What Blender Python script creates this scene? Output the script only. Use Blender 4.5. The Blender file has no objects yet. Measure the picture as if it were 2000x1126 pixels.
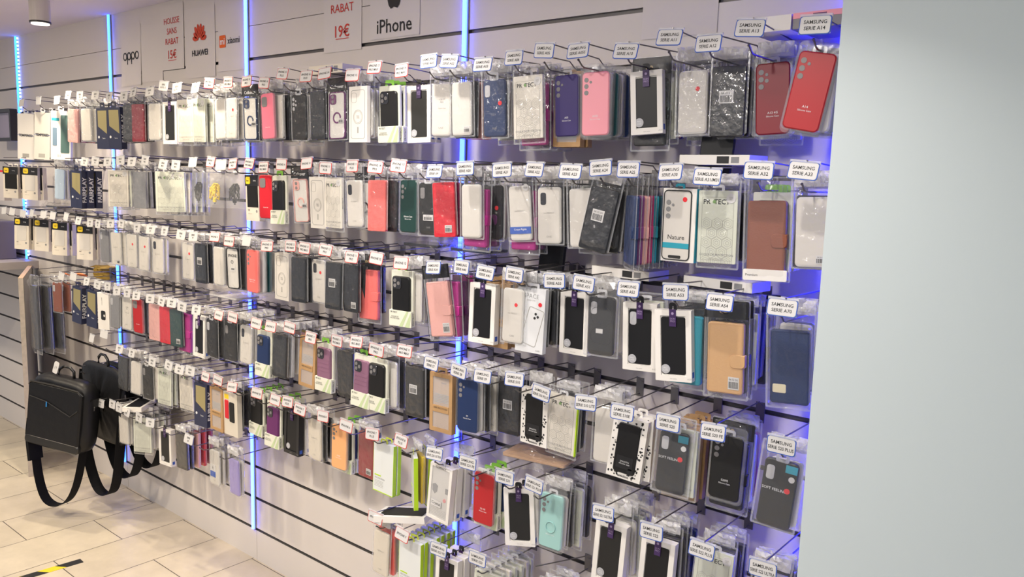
import bpy, math, random
from mathutils import Matrix, Vector
import numpy as np
rnd = random.Random(7)
C = bpy.context.scene.collection
R_ = math.radians
# ------------------------------------------------------------------ camera
CAM = (4.42317, -2.00300, 1.78072)
YAW, PITCH, ROLL, FPX = -0.693393, -0.134863, 0.028681, 1588.347
def cam_basis():
    cy, sy, cp, sp = math.cos(YAW), math.sin(YAW), math.cos(PITCH), math.sin(PITCH)
    f = Vector((sy*cp, cy*cp, sp)); r = Vector((cy, -sy, 0)); u = r.cross(f)
    cr, sr = math.cos(ROLL), math.sin(ROLL)
    return cr*r+sr*u, -sr*r+cr*u, f
RT, UP, FW = cam_basis()
cd = bpy.data.cameras.new('camera'); cam = bpy.data.objects.new('camera', cd); C.objects.link(cam)
cd.sensor_width = 36; cd.lens = FPX*36/2000; cd.clip_start = .05
cam.matrix_world = Matrix(((RT.x, UP.x, -FW.x, CAM[0]), (RT.y, UP.y, -FW.y, CAM[1]), (RT.z, UP.z, -FW.z, CAM[2]), (0, 0, 0, 1)))
bpy.context.scene.camera = cam
def at(x, y, Y=None, X=None, Z=None):
    d = RT*((x-1000)/FPX)-UP*((y-563)/FPX)+FW
    t = (Y-CAM[1])/d.y if Y is not None else (X-CAM[0])/d.x if X is not None else (Z-CAM[2])/d.z
    return Vector(CAM)+d*t
# ------------------------------------------------------------------ world and lights
w = bpy.data.worlds.new('shop_ambient'); bpy.context.scene.world = w; w.use_nodes = True
w.node_tree.nodes['Background'].inputs[0].default_value = (.83, .87, 1, 1)
wt = w.node_tree; bgn = wt.nodes['Background']; wc = wt.nodes.new('ShaderNodeTexCoord'); wz = wt.nodes.new('ShaderNodeSeparateXYZ'); wr = wt.nodes.new('ShaderNodeMapRange')
wr.inputs['From Min'].default_value = .05; wr.inputs['From Max'].default_value = .55; wr.inputs['To Min'].default_value = .31; wr.inputs['To Max'].default_value = 1.15
wt.links.new(wc.outputs['Generated'], wz.inputs[0]); wt.links.new(wz.outputs[2], wr.inputs[0]); wt.links.new(wr.outputs[0], bgn.inputs[1])
vs = bpy.context.scene.view_settings
vs.view_transform = 'Standard'; vs.look = 'None'; vs.gamma = 1; vs.use_curve_mapping = False; vs.exposure = 0
def area(loc, size, power, col, aim, spread=180):
    l = bpy.data.lights.new('ceiling_light', 'AREA'); l.shape = 'DISK'; l.size = size; l.energy = power; l.color = col; l.spread = R_(spread)
    o = bpy.data.objects.new('ceiling_light', l); C.objects.link(o); o.location = loc
    o.rotation_euler = (Vector(aim)-Vector(loc)).to_track_quat('-Z', 'Y').to_euler(); return o
WARM = (1, .86, .66); NEUT = (1, .93, .86)
for x, y, p, c in ((-.8, -1.9, 11.5, WARM), (.4, -1.9, 11, WARM), (1.5, -1.9, 11.5, WARM), (2.6, -1.9, 11.5, NEUT), (3.6, -1.9, 9.5, NEUT)):
    area((x, y, 2.50), .14, p, c, (x-.15, -.2, 0.1), 124)
area((5.3, -1.6, 2.5), .5, 3.5, (.8, 1, .97), (4.8, 0, 1.2), 160)
# ------------------------------------------------------------------ materials
MATS = {}
def mat(name, col=(.8, .8, .8), rough=.5, metal=0, spec=.5, emit=None, es=0, trans=0, bump=0, bscale=60, coat=0, mottle=0, alpha=None):
    if name in MATS: return MATS[name]
    m = bpy.data.materials.new(name); m.use_nodes = True; nt = m.node_tree; b = nt.nodes['Principled BSDF']
    b.inputs['Base Color'].default_value = (*col, 1); b.inputs['Roughness'].default_value = rough
    b.inputs['Metallic'].default_value = metal; b.inputs['Specular IOR Level'].default_value = spec
    if coat: b.inputs['Coat Weight'].default_value = coat; b.inputs['Coat Roughness'].default_value = .08
    if emit: b.inputs['Emission Color'].default_value = (*emit, 1); b.inputs['Emission Strength'].default_value = es
    if bump or mottle:
        tc = nt.nodes.new('ShaderNodeTexCoord'); n = nt.nodes.new('ShaderNodeTexNoise'); n.inputs['Scale'].default_value = bscale; n.inputs['Detail'].default_value = 3
        nt.links.new(tc.outputs['Object'], n.inputs['Vector'])
        if bump:
            bp = nt.nodes.new('ShaderNodeBump'); bp.inputs['Strength'].default_value = bump; bp.inputs['Distance'].default_value = .004
            nt.links.new(n.outputs['Fac'], bp.inputs['Height']); nt.links.new(bp.outputs[0], b.inputs['Normal'])
            if coat: nt.links.new(bp.outputs[0], b.inputs['Coat Normal'])
        if mottle:
            mx = nt.nodes.new('ShaderNodeMixRGB'); mx.inputs[1].default_value = (*[c*(1-mottle) for c in col], 1); mx.inputs[2].default_value = (*[min(1, c*(1+mottle)) for c in col], 1)
            nt.links.new(n.outputs['Fac'], mx.inputs[0]); nt.links.new(mx.outputs[0], b.inputs['Base Color'])
    MATS[name] = m; return m
def film(name, tint=(1, 1, 1), clear=.78, rough=.12, bump=.5, bscale=70, body=(.85, .86, .88)):
    """thin see-through plastic: mostly transparent, a little milky body and gloss"""
    if name in MATS: return MATS[name]
    m = bpy.data.materials.new(name); m.use_nodes = True; nt = m.node_tree; nt.nodes.clear()
    out = nt.nodes.new('ShaderNodeOutputMaterial'); tr = nt.nodes.new('ShaderNodeBsdfTransparent'); tr.inputs[0].default_value = (*tint, 1)
    pb = nt.nodes.new('ShaderNodeBsdfPrincipled'); pb.inputs['Base Color'].default_value = (*body, 1); pb.inputs['Roughness'].default_value = rough
    pb.inputs['Specular IOR Level'].default_value = .5
    gl = nt.nodes.new('ShaderNodeBsdfGlossy'); gl.inputs['Roughness'].default_value = rough
    fr = nt.nodes.new('ShaderNodeLayerWeight'); fr.inputs[0].default_value = .5
    pw = nt.nodes.new('ShaderNodeMath'); pw.operation = 'POWER'; pw.inputs[1].default_value = 4
    ma = nt.nodes.new('ShaderNodeMath'); ma.operation = 'MULTIPLY_ADD'; ma.inputs[1].default_value = .38; ma.inputs[2].default_value = .035
    nt.links.new(fr.outputs['Facing'], pw.inputs[0]); nt.links.new(pw.outputs[0], ma.inputs[0])
    tc = nt.nodes.new('ShaderNodeTexCoord'); mp = nt.nodes.new('ShaderNodeMapping'); mp.inputs['Scale'].default_value = (1.2, 1, .75)
    n = nt.nodes.new('ShaderNodeTexNoise'); n.inputs['Scale'].default_value = bscale; n.inputs['Detail'].default_value = 2; n.inputs['Distortion'].default_value = .5
    bp = nt.nodes.new('ShaderNodeBump'); bp.inputs['Strength'].default_value = bump; bp.inputs['Distance'].default_value = .0065
    L = nt.links.new
    L(tc.outputs['Object'], mp.inputs[0]); L(mp.outputs[0], n.inputs['Vector']); L(n.outputs['Fac'], bp.inputs['Height'])
    for q in (pb, gl, fr): L(bp.outputs[0], q.inputs['Normal'])
    m1 = nt.nodes.new('ShaderNodeMixShader'); m1.inputs[0].default_value = 1-clear; L(tr.outputs[0], m1.inputs[1]); L(pb.outputs[0], m1.inputs[2])
    m2 = nt.nodes.new('ShaderNodeMixShader'); L(ma.outputs[0], m2.inputs[0]); L(m1.outputs[0], m2.inputs[1]); L(gl.outputs[0], m2.inputs[2]); L(m2.outputs[0], out.inputs[0])
    MATS[name] = m; return m
PAL = dict(  # name: (colour, words)
 black=((.006, .006, .007), 'black'), charcoal=((.013, .013, .013), 'charcoal'), grey=((.22, .22, .23), 'grey'), silver=((.5, .5, .52), 'silver'),
 white=((.72, .69, .65), 'white'), cream=((.68, .62, .52), 'cream'), pink=((.78, .19, .27), 'pink'), rosepink=((.90, .34, .40), 'light pink'),
 red=((.62, .012, .025), 'red'), crimson=((.25, .008, .018), 'crimson'), brightred=((.44, .016, .021), 'bright red'), coral=((.85, .16, .14), 'coral'),
 wine=((.28, .012, .09), 'burgundy'), magenta=((.42, .02, .22), 'magenta'), plum=((.13, .02, .12), 'plum'), mauve=((.25, .12, .19), 'mauve'),
 purple=((.045, .03, .15), 'dark purple'), navy=((.012, .03, .10), 'navy blue'), blue=((.02, .08, .35), 'blue'), teal=((.03, .32, .42), 'turquoise'),
 dkgreen=((.012, .045, .04), 'dark green'), darkteal=((.02, .09, .10), 'dark teal'), green=((.16, .42, .06), 'green'), lime=((.45, .68, .02), 'lime green'), yellow=((.85, .62, .02), 'yellow'),
 gold=((.60, .36, .17), 'gold'), brown=((.24, .07, .035), 'brown'), kraft=((.42, .25, .11), 'kraft brown'), rose=((.72, .38, .34), 'rose gold'),
 peach=((.85, .42, .18), 'orange'), mint=((.32, .55, .52), 'pale mint'), tan=((.45, .28, .17), 'tan'), lilac=((.35, .3, .6), 'lilac'), iceblue=((.5, .62, .75), 'pale blue'))
def pm(c, kind='soft'):
    col = PAL[c][0]
    if kind == 'soft': return mat('silicone_'+c, col, .42, spec=.45)
    if kind == 'leather': return mat('leather_'+c, col, .5, spec=.5, bump=.12, bscale=260)
    if kind == 'wrap': return mat('wrapped_'+c, col, .4, spec=.6, bump=.95, bscale=30, coat=1)
    if kind == 'card': return mat('card_'+c, col, .6, spec=.3)
M_CARD = mat('white_carton', (.80, .77, .72), .45, spec=.4)
M_INS = mat('pale_insert_card', (.62, .59, .54), .55)
M_TPU = mat('clear_gel_case', (.66, .64, .60), .18, spec=.8, bump=.1, bscale=30)
M_FILM = film('crinkled_film', clear=.975, bump=1.0, bscale=55)
M_BLIS = film('clear_blister', clear=.93, rough=.1, bump=.15, bscale=20)
M_POUCH = film('frosted_pouch', clear=.95, rough=.2, bump=.4, bscale=30)
M_WELD = film('welded_film_rim', clear=.84, rough=.25, bump=.3)
M_HEAD = film('whitish_header_film', clear=.42, rough=.3, bump=.8, body=(.80, .79, .78))
M_STEEL = mat('hook_steel', (.19, .18, .18), .3, metal=.9)
M_PLATE = mat('hook_plate_steel', (.22, .21, .21), .4, metal=.7)
M_INK = mat('black_ink', (.02, .02, .02), .6)
M_WINK = mat('white_ink', (.8, .8, .8), .5)
M_RINK = mat('red_ink', (.60, .045, .03), .6)
M_BINK = mat('blue_ink', (.035, .10, .42), .6)
M_GINK = mat('grey_ink', (.25, .25, .25), .6)
M_LINK = mat('faint_ink', (.36, .35, .32), .6)
M_TAG = mat('price_tag_card', (.62, .61, .60), .35, spec=.5)
M_CLIP = film('clear_tag_clip', clear=.6, rough=.15, bump=.05)
M_DOT = mat('red_dot_sticker', (.72, .02, .03), .5)
M_LENS = mat('camera_hole', (.20, .19, .19), .4)
M_STK = mat('round_silver_sticker', (.45, .45, .47), .4)
M_DKC = mat('black_carton', (.015, .015, .017), .35)
M_HANG = mat('black_hang_tab', (.012, .012, .013), .4)
M_CLT = film('clear_hang_tab', clear=.45, rough=.2, bump=.1)
M_PURP = mat('purple_ribbon_tag', (.05, .02, .10), .45)
M_YEL = mat('yellow_logo', (.85, .60, .02), .45)
M_GRNT = mat('green_hang_tab', (.20, .48, .05), .5)
# ------------------------------------------------------------------ mesh building
class MB:
    def __init__(s): s.v, s.f, s.m, s.mats = [], [], [], []
    def mi(s, m):
        if m not in s.mats: s.mats.append(m)
        return s.mats.index(m)
    def add(s, vs_, fs, m, M=None):
        o = len(s.v); i = s.mi(m)
        s.v += [tuple(M @ Vector(p)) if M else tuple(p) for p in vs_]
        for f in fs: s.f.append([o+k for k in f]); s.m.append(i)
    def box(s, x0, x1, y0, y1, z0, z1, m, b=0, M=None):
        if b:
            s.slab((x0+x1)/2, (z0+z1)/2, x1-x0, z1-z0, b, y0, y1, m, b, n=1, M=M); return
        s.add([(x0, y0, z0), (x1, y0, z0), (x1, y1, z0), (x0, y1, z0), (x0, y0, z1), (x1, y0, z1), (x1, y1, z1), (x0, y1, z1)],
              [(0, 3, 2, 1), (4, 5, 6, 7), (0, 1, 5, 4), (1, 2, 6, 5), (2, 3, 7, 6), (3, 0, 4, 7)], m, M)
    def slab(s, cx, cz, w, h, r, y0, y1, m, bev=.0015, n=4, M=None):
        """rounded rectangle in the XZ plane, front at y0, back at y1, bevelled front rim"""
        def loop(ins, y):
            out = []; rr = max(r-ins, .0003)
            for qx, qz, a0 in ((1, 1, 0), (-1, 1, 90), (-1, -1, 180), (1, -1, 270)):
                for k in range(n+1):
                    a = R_(a0+90*k/n)
                    out.append((cx+qx*(w/2-ins-rr)+rr*math.cos(a), y, cz+qz*(h/2-ins-rr)+rr*math.sin(a)))
            return out
        sg = 1 if y1 > y0 else -1
        L = [loop(bev, y0), loop(0, y0+bev*sg), loop(0, y1)]; N = len(L[0]); vs_ = sum(L, [])
        fs = [tuple(range(N))] + [(a*N+i, (a+1)*N+i, (a+1)*N+(i+1) % N, a*N+(i+1) % N) for a in range(2) for i in range(N)] + [tuple(range(3*N-1, 2*N-1, -1))]
        s.add(vs_, fs, m, M)
    def ring(s, cx, cz, w, h, r, th, y0, y1, m, n=4, M=None):
        def loop(ins, y):
            out = []; rr = max(r-ins, .0002)
            for qx, qz, a0 in ((1, 1, 0), (-1, 1, 90), (-1, -1, 180), (1, -1, 270)):
                for k in range(n+1):
                    a = R_(a0+90*k/n); out.append((cx+qx*(w/2-ins-rr)+rr*math.cos(a), y, cz+qz*(h/2-ins-rr)+rr*math.sin(a)))
            return out
        L = [loop(0, y1), loop(0, y0), loop(th, y0), loop(th, y1)]; N = len(L[0])
        s.add(sum(L, []), [(a*N+i, (a+1) % 4*N+i, (a+1) % 4*N+(i+1) % N, a*N+(i+1) % N) for a in range(4) for i in range(N)], m, M)
    def disc(s, cx, cz, r, y0, y1, m, n=14, M=None, rz=None):
        rz = rz or r
        a = [(cx+r*math.cos(2*math.pi*i/n), y0, cz+rz*math.sin(2*math.pi*i/n)) for i in range(n)]
        b = [(x, y1, z) for x, y, z in a]
        s.add(a+b, [tuple(range(n)), tuple(range(2*n-1, n-1, -1))]+[(i, n+i, n+(i+1) % n, (i+1) % n) for i in range(n)], m, M)
    def tube(s, pts, r, m, n=7, M=None, flat=None):
        pts = [Vector(p) for p in pts]; vs_ = []
        for i, p in enumerate(pts):
            t = (pts[min(i+1, len(pts)-1)]-pts[max(i-1, 0)]).normalized()
            ref = Vector((0, 0, 1)) if abs(t.z) < .9 else Vector((1, 0, 0))
            a = t.cross(ref).normalized(); b = a.cross(t)
            r1, r2 = (r, r) if not flat else flat
            for k in range(n): vs_.append(p+a*(r1*math.cos(2*math.pi*k/n))+b*(r2*math.sin(2*math.pi*k/n)))
        N = len(pts)
        s.add(vs_, [(i*n+k, i*n+(k+1) % n, (i+1)*n+(k+1) % n, (i+1)*n+k) for i in range(N-1) for k in range(n)]+[tuple(range(n-1, -1, -1)), tuple(range((N-1)*n, N*n))], m, M)
    def text(s, txt, size, cx, y, cz, m, M=None, bold=.0, up=False, wmax=None):
        """flat lettering lying in the XZ plane and facing -Y, centred on (cx, cz)"""
        vv, ff, wd, hh = glyphs(txt, bold)
        k = size; kx = size
        if wmax and wd*k > wmax: kx = wmax/wd
        o = []
        for x, z in vv:
            x, z = x*kx, z*k
            if up: x, z = -z, x
            o.append((cx+x, y, cz+z))
        s.add(o, ff, m, M)
    def barcode(s, cx, cz, w, h, y, M=None, r=rnd):
        s.box(cx-w/2, cx+w/2, y, y+.0006, cz-h/2, cz+h/2, M_TAG, M=M)
        x = cx-w*.42
        while x < cx+w*.4:
            ww = r.choice((.0006, .0009, .0014)); s.box(x, x+ww, y-.0003, y, cz-h*.4, cz+h*.12, M_INK, M=M); x += ww+r.choice((.0007, .0011))
        s.text('0A 52 5G', h*.22, cx, y-.0003, cz+h*.3, M_INK, M=M, wmax=w*.8)
    def build(s, name):
        me = bpy.data.meshes.new(name); me.from_pydata(s.v, [], s.f)
        for m in s.mats: me.materials.append(m)
        me.polygons.foreach_set('material_index', s.m); me.update()
        return me
GL = {}
def glyphs(txt, bold):
    k = (txt, bold)
    if k in GL: return GL[k]
    cu = bpy.data.curves.new('t', 'FONT'); cu.body = txt; cu.size = 1; cu.align_x = 'CENTER'; cu.resolution_u = 2; cu.offset = bold; cu.space_line = .95
    o = bpy.data.objects.new('t', cu); me = bpy.data.meshes.new_from_object(o)
    vv = [(v.co.x, v.co.y) for v in me.vertices]; ff = [tuple(p.vertices) for p in me.polygons]
    bpy.data.objects.remove(o); bpy.data.curves.remove(cu); bpy.data.meshes.remove(me)
    if vv:
        zc = (max(v[1] for v in vv)+min(v[1] for v in vv))/2; xc = (max(v[0] for v in vv)+min(v[0] for v in vv))/2
        vv = [(x-xc, z-zc) for x, z in vv]; wd = max(v[0] for v in vv)*2; hh = max(v[1] for v in vv)*2
    else: wd = hh = 1
    # text meshes come out facing +Z; in the XZ plane that is facing -Y
    GL[k] = (vv, ff, wd, hh); return GL[k]
def link(name, me, parent=None, loc=(0, 0, 0), rot=(0, 0, 0), label=None, cat=None, group=None, kind=None, smooth=False):
    o = bpy.data.objects.new(name, me); C.objects.link(o); o.parent = parent; o.location = loc; o.rotation_euler = rot
    if label: o['label'] = label
    if cat: o['category'] = cat
    if group: o['group'] = group
    if kind: o['kind'] = kind
    if smooth and me:
        for p in me.polygons: p.use_smooth = True
    return o
def struct(name, mb, parent=None): return link(name, mb.build(name), parent, kind='structure')
# ------------------------------------------------------------------ room shell
W = 1.27339; G0 = .149118; H = 2.56067
def G(k): return G0+.15*k
M_WALL = mat('white_slatwall_laminate', (.68, .635, .60), .38, spec=.4, mottle=.035, bscale=3)
M_GRV = mat('slot_aluminium', (.16, .15, .145), .45, metal=.5)
M_SEAM = mat('dark_seam', (.05, .05, .05), .6)
def slat_panel(x0, x1, name):
    m = MB(); T = .016; h = .0065
    cuts = [G(k) for k in range(15)]
    z = 0
    for c in cuts+[2.385]:
        hh = h if c < 2.3 else .0012
        m.box(x0+.001, x1-.001, 0, T, z, c-hh, M_WALL); z = c+hh
    m.box(x0+.001, x1-.001, 0, T, z, H, M_WALL)
    m.box(x0, x1, T, T+.01, 0, H, M_SEAM)
    for c in cuts:
        m.box(x0+.001, x1-.001, .012, T+.001, c-.010, c+.010, M_GRV)
        m.box(x0+.001, x1-.001, .0005, .013, c-h, c-h+.0012, M_GRV)
    return struct(name, m)
for i, (a, b) in enumerate(((-3.4, -2.55), (-2.55, -W), (-W, 0), (0, W), (W, 2*W), (2*W, 3*W))): slat_panel(a, b, 'wall_back' if i == 0 else 'wall_back.%03d' % i)
m = MB(); m.box(3.842, 7.2, -.30, .05, 0, H, mat('pale_painted_plaster', (.56, .63, .645), .55, spec=.3, bump=.03, bscale=12)); struct('wall_right', m)
m = MB(); m.box(-3.4, 7.2, -3.6, .1, H, H+.05, mat('ceiling_paint', (.78, .71, .70), .7)); struct('ceiling', m)
# floor tiles
fm = bpy.data.materials.new('stone_floor_tile'); fm.use_nodes = True; nt = fm.node_tree; b = nt.nodes['Principled BSDF']; b.inputs['Roughness'].default_value = .42
tc = nt.nodes.new('ShaderNodeTexCoord'); sep = nt.nodes.new('ShaderNodeSeparateXYZ'); cmb = nt.nodes.new('ShaderNodeCombineXYZ')
m1 = nt.nodes.new('ShaderNodeMath'); m1.operation = 'MULTIPLY_ADD'; m1.inputs[1].default_value = -1; m1.inputs[2].default_value = .31+6.2-.01
m2 = nt.nodes.new('ShaderNodeMath'); m2.operation = 'ADD'; m2.inputs[1].default_value = 6.24+.003
br = nt.nodes.new('ShaderNodeTexBrick'); br.offset = .5; br.inputs['Scale'].default_value = 1; br.inputs['Brick Width'].default_value = .62; br.inputs['Row Height'].default_value = .312
br.inputs['Mortar Size'].default_value = .0022; br.inputs['Mortar Smooth'].default_value = .1
br.inputs['Color1'].default_value = (.63, .56, .44, 1); br.inputs['Color2'].default_value = (.58, .51, .40, 1); br.inputs['Mortar'].default_value = (.10, .085, .07, 1)
ns = nt.nodes.new('ShaderNodeTexNoise'); ns.inputs['Scale'].default_value = 5; ns.inputs['Detail'].default_value = 8; ns.inputs['Roughness'].default_value = .65
mx = nt.nodes.new('ShaderNodeMixRGB'); mx.blend_type = 'MULTIPLY'; mx.inputs[0].default_value = 1
rp = nt.nodes.new('ShaderNodeValToRGB'); rp.color_ramp.elements[0].position = .3; rp.color_ramp.elements[0].color = (.84, .83, .82, 1); rp.color_ramp.elements[1].position = .65; rp.color_ramp.elements[1].color = (1.03, 1.02, 1, 1)
L = nt.links.new
L(tc.outputs['Object'], sep.inputs[0]); L(sep.outputs[1], m1.inputs[0]); L(sep.outputs[0], m2.inputs[0]); L(m1.outputs[0], cmb.inputs[0]); L(m2.outputs[0], cmb.inputs[1]); L(cmb.outputs[0], br.inputs[0])
L(tc.outputs['Object'], ns.inputs[0]); L(ns.outputs['Fac'], rp.inputs[0]); L(br.outputs['Color'], mx.inputs[1]); L(rp.outputs[0], mx.inputs[2]); L(mx.outputs[0], b.inputs['Base Color'])
m = MB(); m.box(-3.4, 7.2, -3.6, .05, -.05, 0, fm); struct('floor', m)
# hazard tape on the floor
m = MB(); A = at(160, 1094, Z=0); B = at(45, 1128, Z=0); dv = (A-B).normalized(); A2 = A; L0 = .5; pv = Vector((-dv.y, dv.x, 0))
YT = mat('yellow_tape', (.78, .60, .03), .45); BT = mat('black_tape', (.02, .02, .02), .45); n = 7
for k in range(n):
    p0 = A2-dv*(L0*k/n); p1 = A2-dv*(L0*(k+1)/n); s = dv*(-.035)
    q = [p0-pv*.022, p1-pv*.022, p1+pv*.022+s, p0+pv*.022+s]
    if k == 0: q[3] = p0+pv*.022
    vs_ = [(p.x, p.y, .0012) for p in q]+[(p.x, p.y, 0.0002) for p in q]
    m.add(vs_, [(0, 1, 2, 3), (7, 6, 5, 4), (0, 4, 5, 1), (1, 5, 6, 2), (2, 6, 7, 3), (3, 7, 4, 0)], BT if k % 2 == 0 else YT)
link('hazard_tape', m.build('hazard_tape'), label='yellow and black striped tape stuck on the tiled floor', cat='floor tape')
# LED strips
M_CH = mat('led_channel', (.35, .36, .4), .4, metal=.6)
def led(X, z0, z1, name, core, label, dots=False):
    e = link('light_strip', None, loc=(X, 0, 0), label=label, cat='light strip')
    me = MB(); me.box(-.013, .010, -.006, 0, z0, z1, M_CH); link('channel', me.build('channel'), e)
    d = MB(); d.box(-.009, .006, -.013, -.006, z0, z1, mat('glow_'+name, (.3, .5, .9), .4, emit=core, es=1)); link('glowing_diffuser', d.build('diffuser'), e)
    if dots:
        q = MB()
        z = z0+.02
        while z < z1: q.box(.012, .020, -.008, -.001, z, z+.012, mat('led_chip', (.8, .9, 1), .4, emit=(.5, .9, 3), es=2)); z += .022
        ch = link('led_chips', q.build('led_chips'), e); ch['label'] = 'row of small bright chips beside the strip'
led(2*W-.012, .18, H, 'd', (.34, .78, 20), 'glowing blue light strip down the wall, rightmost of the strips')
led(W-.012, .15, H, 'c', (.42, .86, 15), 'glowing blue light strip reaching bare wall near floor, third from left')
led(-.012, .15, H, 'b', (.20, .95, 11), 'cyan blue light strip meeting ceiling right of the round downlight')
led(-W-.012, 1.18, H, 'a', (.05, .88, 8), 'cyan light strip at far left above the small counter', True)
led(3*W-.045, .05, H, 'e', (.3, .3, 34), 'blue light strip tucked behind the pale pillar edge')
# ceiling downlight
e = link('ceiling_downlight', None, loc=(.07, -.37, H), label='white cylindrical downlight hanging from the ceiling at the top left', cat='ceiling light')
m = MB(); n = 28; M = Matrix.Rotation(R_(90), 4, 'X')
def cyl(mb, r, z0, z1, mt, n=28, r2=None):
    r2 = r2 or r
    a = [(r*math.cos(2*math.pi*i/n), r*math.sin(2*math.pi*i/n), z0) for i in range(n)]; b = [(r2*math.cos(2*math.pi*i/n), r2*math.sin(2*math.pi*i/n), z1) for i in range(n)]
    mb.add(a+b, [tuple(range(n-1, -1, -1)), tuple(range(n, 2*n))]+[(i, (i+1) % n, n+(i+1) % n, n+i) for i in range(n)], mt)
cyl(m, .046, -.10, 0, mat('white_lamp_body', (.62, .58, .55), .4)); link('lamp_body', m.build('lamp_body'), e)
m = MB(); cyl(m, .047, -.108, -.10, mat('black_lamp_ring', (.02, .02, .02), .4)); link('dark_ring', m.build('dark_ring'), e)
m = MB(); cyl(m, .040, -.114, -.108, mat('lamp_lens', (.9, .85, .8), .3, emit=(1, .93, .82), es=1.4)); link('lamp_lens', m.build('lamp_lens'), e)
area((.07, -.37, 2.44), .05, 7, WARM, (.1, -.40, 0), 112)
for x, y, p in ((-1.1, -.5, 4), (1.35, -.48, 7), (2.6, -.55, 5), (3.7, -.75, 4)): area((x, y, 2.44), .05, p, WARM if x < 2 else NEUT, (x, y-.02, 0), 112)
# ------------------------------------------------------------------ signs on the wall
M_PAP = mat('paper', (.70, .655, .635), .7, spec=.2)
def paper(name, x0, x1, z0, z1, label, group=None, fn=None, tilt=0, y=-.0012):
    cx, cz = (x0+x1)/2, (z0+z1)/2; w_, h_ = x1-x0, z1-z0
    m = MB(); nx, nz = 4, 5; g = []
    for j in range(nz+1):
        for i in range(nx+1):
            g.append(((i/nx-.5)*w_, -.0006-(.005 if x0 < .2 else .0009)*((abs(i/nx-.5)*2)**3)*((1-j/nz)**2), (j/nz-.5)*h_))
    N = len(g); bk = [(p[0], p[1]+.0005, p[2]) for p in g]
    fs = [(j*(nx+1)+i, j*(nx+1)+i+1, (j+1)*(nx+1)+i+1, (j+1)*(nx+1)+i) for j in range(nz) for i in range(nx)]
    m.add(g+bk, fs+[tuple(N+k for k in reversed(f)) for f in fs], M_PAP)
    if fn: fn(m, w_, h_, -.0022)
    return link(name, m.build(name), loc=(cx, y-.0004, cz), rot=(0, R_(tilt), 0), label=label, cat='wall sign', group=group)
def s_oppo(m, w_, h_, y):
    r = .019; xs = (-.063, -.021, .021, .063)
    for i, x in enumerate(xs):
        m.ring(x, 0, .040, .040, .0199, .0062, y-.0006, y, M_INK, n=7)
        if i in (1, 2): m.box(x-.020, x-.0138, y-.0006, y, -.040, 0, M_INK)
def s_red(lines, z0, dz, sz, last, zl):
    def f(m, w_, h_, y):
        for i, t in enumerate(lines): m.text(t, sz, .0, y, z0-dz*i, M_RINK)
        m.text(last, sz*1.35, .0, y, zl, M_RINK, bold=.01)
        m.box(-.038, .038, y-.0003, y, zl-.030, zl-.0275, M_RINK)
    return f
def s_hua(m, w_, h_, y):
    for k in range(8):
        a = R_(-78+k*156/7); ln = .062 if 2 <= k <= 5 else .05; wd = .012
        pts = []
        for t in range(9):
            u = t/8; ww = wd*math.sin(math.pi*min(1, u*.92+.02))**.8*(.45+.75*u)
            pts.append((u*ln+.010, ww))
        pr_ = [(p, q) for p, q in pts]+[(p, -q) for p, q in reversed(pts)]
        vv = [(math.sin(a)*p+math.cos(a)*q, y-.0003, .010+math.cos(a)*p-math.sin(a)*q) for p, q in pr_]
        m.add(vv, [tuple(range(len(vv)-1, -1, -1))], mat('logo_red', (.62, .06, .02), .6))
    m.text('HUAWEI', .036, 0, y, -.045, M_INK, bold=.02)
def s_mi(m, w_, h_, y):
    m.slab(-.065, -.012, .050, .052, .006, y-.0006, y, mat('logo_orange', (.80, .13, .015), .6), .0001)
    m.text('mi', .040, -.065, y-.001, -.012, M_WINK, bold=.02); m.text('xiaomi', .040, .022, y, -.012, M_INK, bold=.008, wmax=.095)
def s_apple(m, w_, h_, y):
    m.text('iPhone', .068, 0, y, -h_/2+.042, M_INK, bold=.008)
    pts = []
    prof = [(0, .020), (.014, .026), (.026, .020), (.034, .006), (.029, .001), (.024, -.010), (.027, -.022), (.036, -.030), (.030, -.044), (.019, -.056), (.008, -.053), (0, -.050), (-.008, -.053), (-.019, -.056), (-.031, -.042), (-.038, -.020), (-.038, .002), (-.029, .018), (-.014, .025)]
    vv = [(x*.92, y-.0003, z*.92-h_/2+.150) for x, z in prof]; m.add(vv, [tuple(range(len(vv)))], M_INK)
    m.disc(.008, -h_/2+.185, .006, y-.0003, y, M_INK, rz=.013)
paper('wall_sign', .105, .315, 2.19, 2.485, 'white sheet with curled foot and black lowercase phone brand lettering, leftmost sheet', fn=s_oppo, tilt=-.5)
paper('wall_sign', .52, .735, 2.245, 2.545, 'white sheet with red text HOUSSE SANS RABAT 15€ underlined', fn=s_red(['HOUSSE', 'SANS', 'RABAT'], .075, .047, .040, '15€', -.078), y=-.002)
paper('wall_sign', .745, 1.005, 2.195, 2.505, 'white sheet with red fan-shaped flower logo', fn=s_hua)
paper('wall_sign', 1.03, 1.235, 2.21, 2.49, 'white sheet with small orange square logo beside black lettering', fn=s_mi)
paper('wall_sign', 1.785, 2.008, 2.235, 2.545, 'white sheet with red text AVEC RABAT 19€ underlined', fn=s_red(['AVEC', 'RABAT'], .055, .052, .044, '19€', -.080))
paper('wall_sign', 2.055, 2.315, 2.262, 2.50, 'white sheet with a black fruit logo above black lettering', fn=s_apple)
paper('wall_sign', 3.20, 3.425, 2.168, 2.46, 'large blank white sheet at the top right of the slatted wall')
paper('wall_sign', .315, .53, 2.20, 2.47, 'blank sheet taped between the leftmost logo sheet and the red price sheet', y=-.0008)

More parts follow.
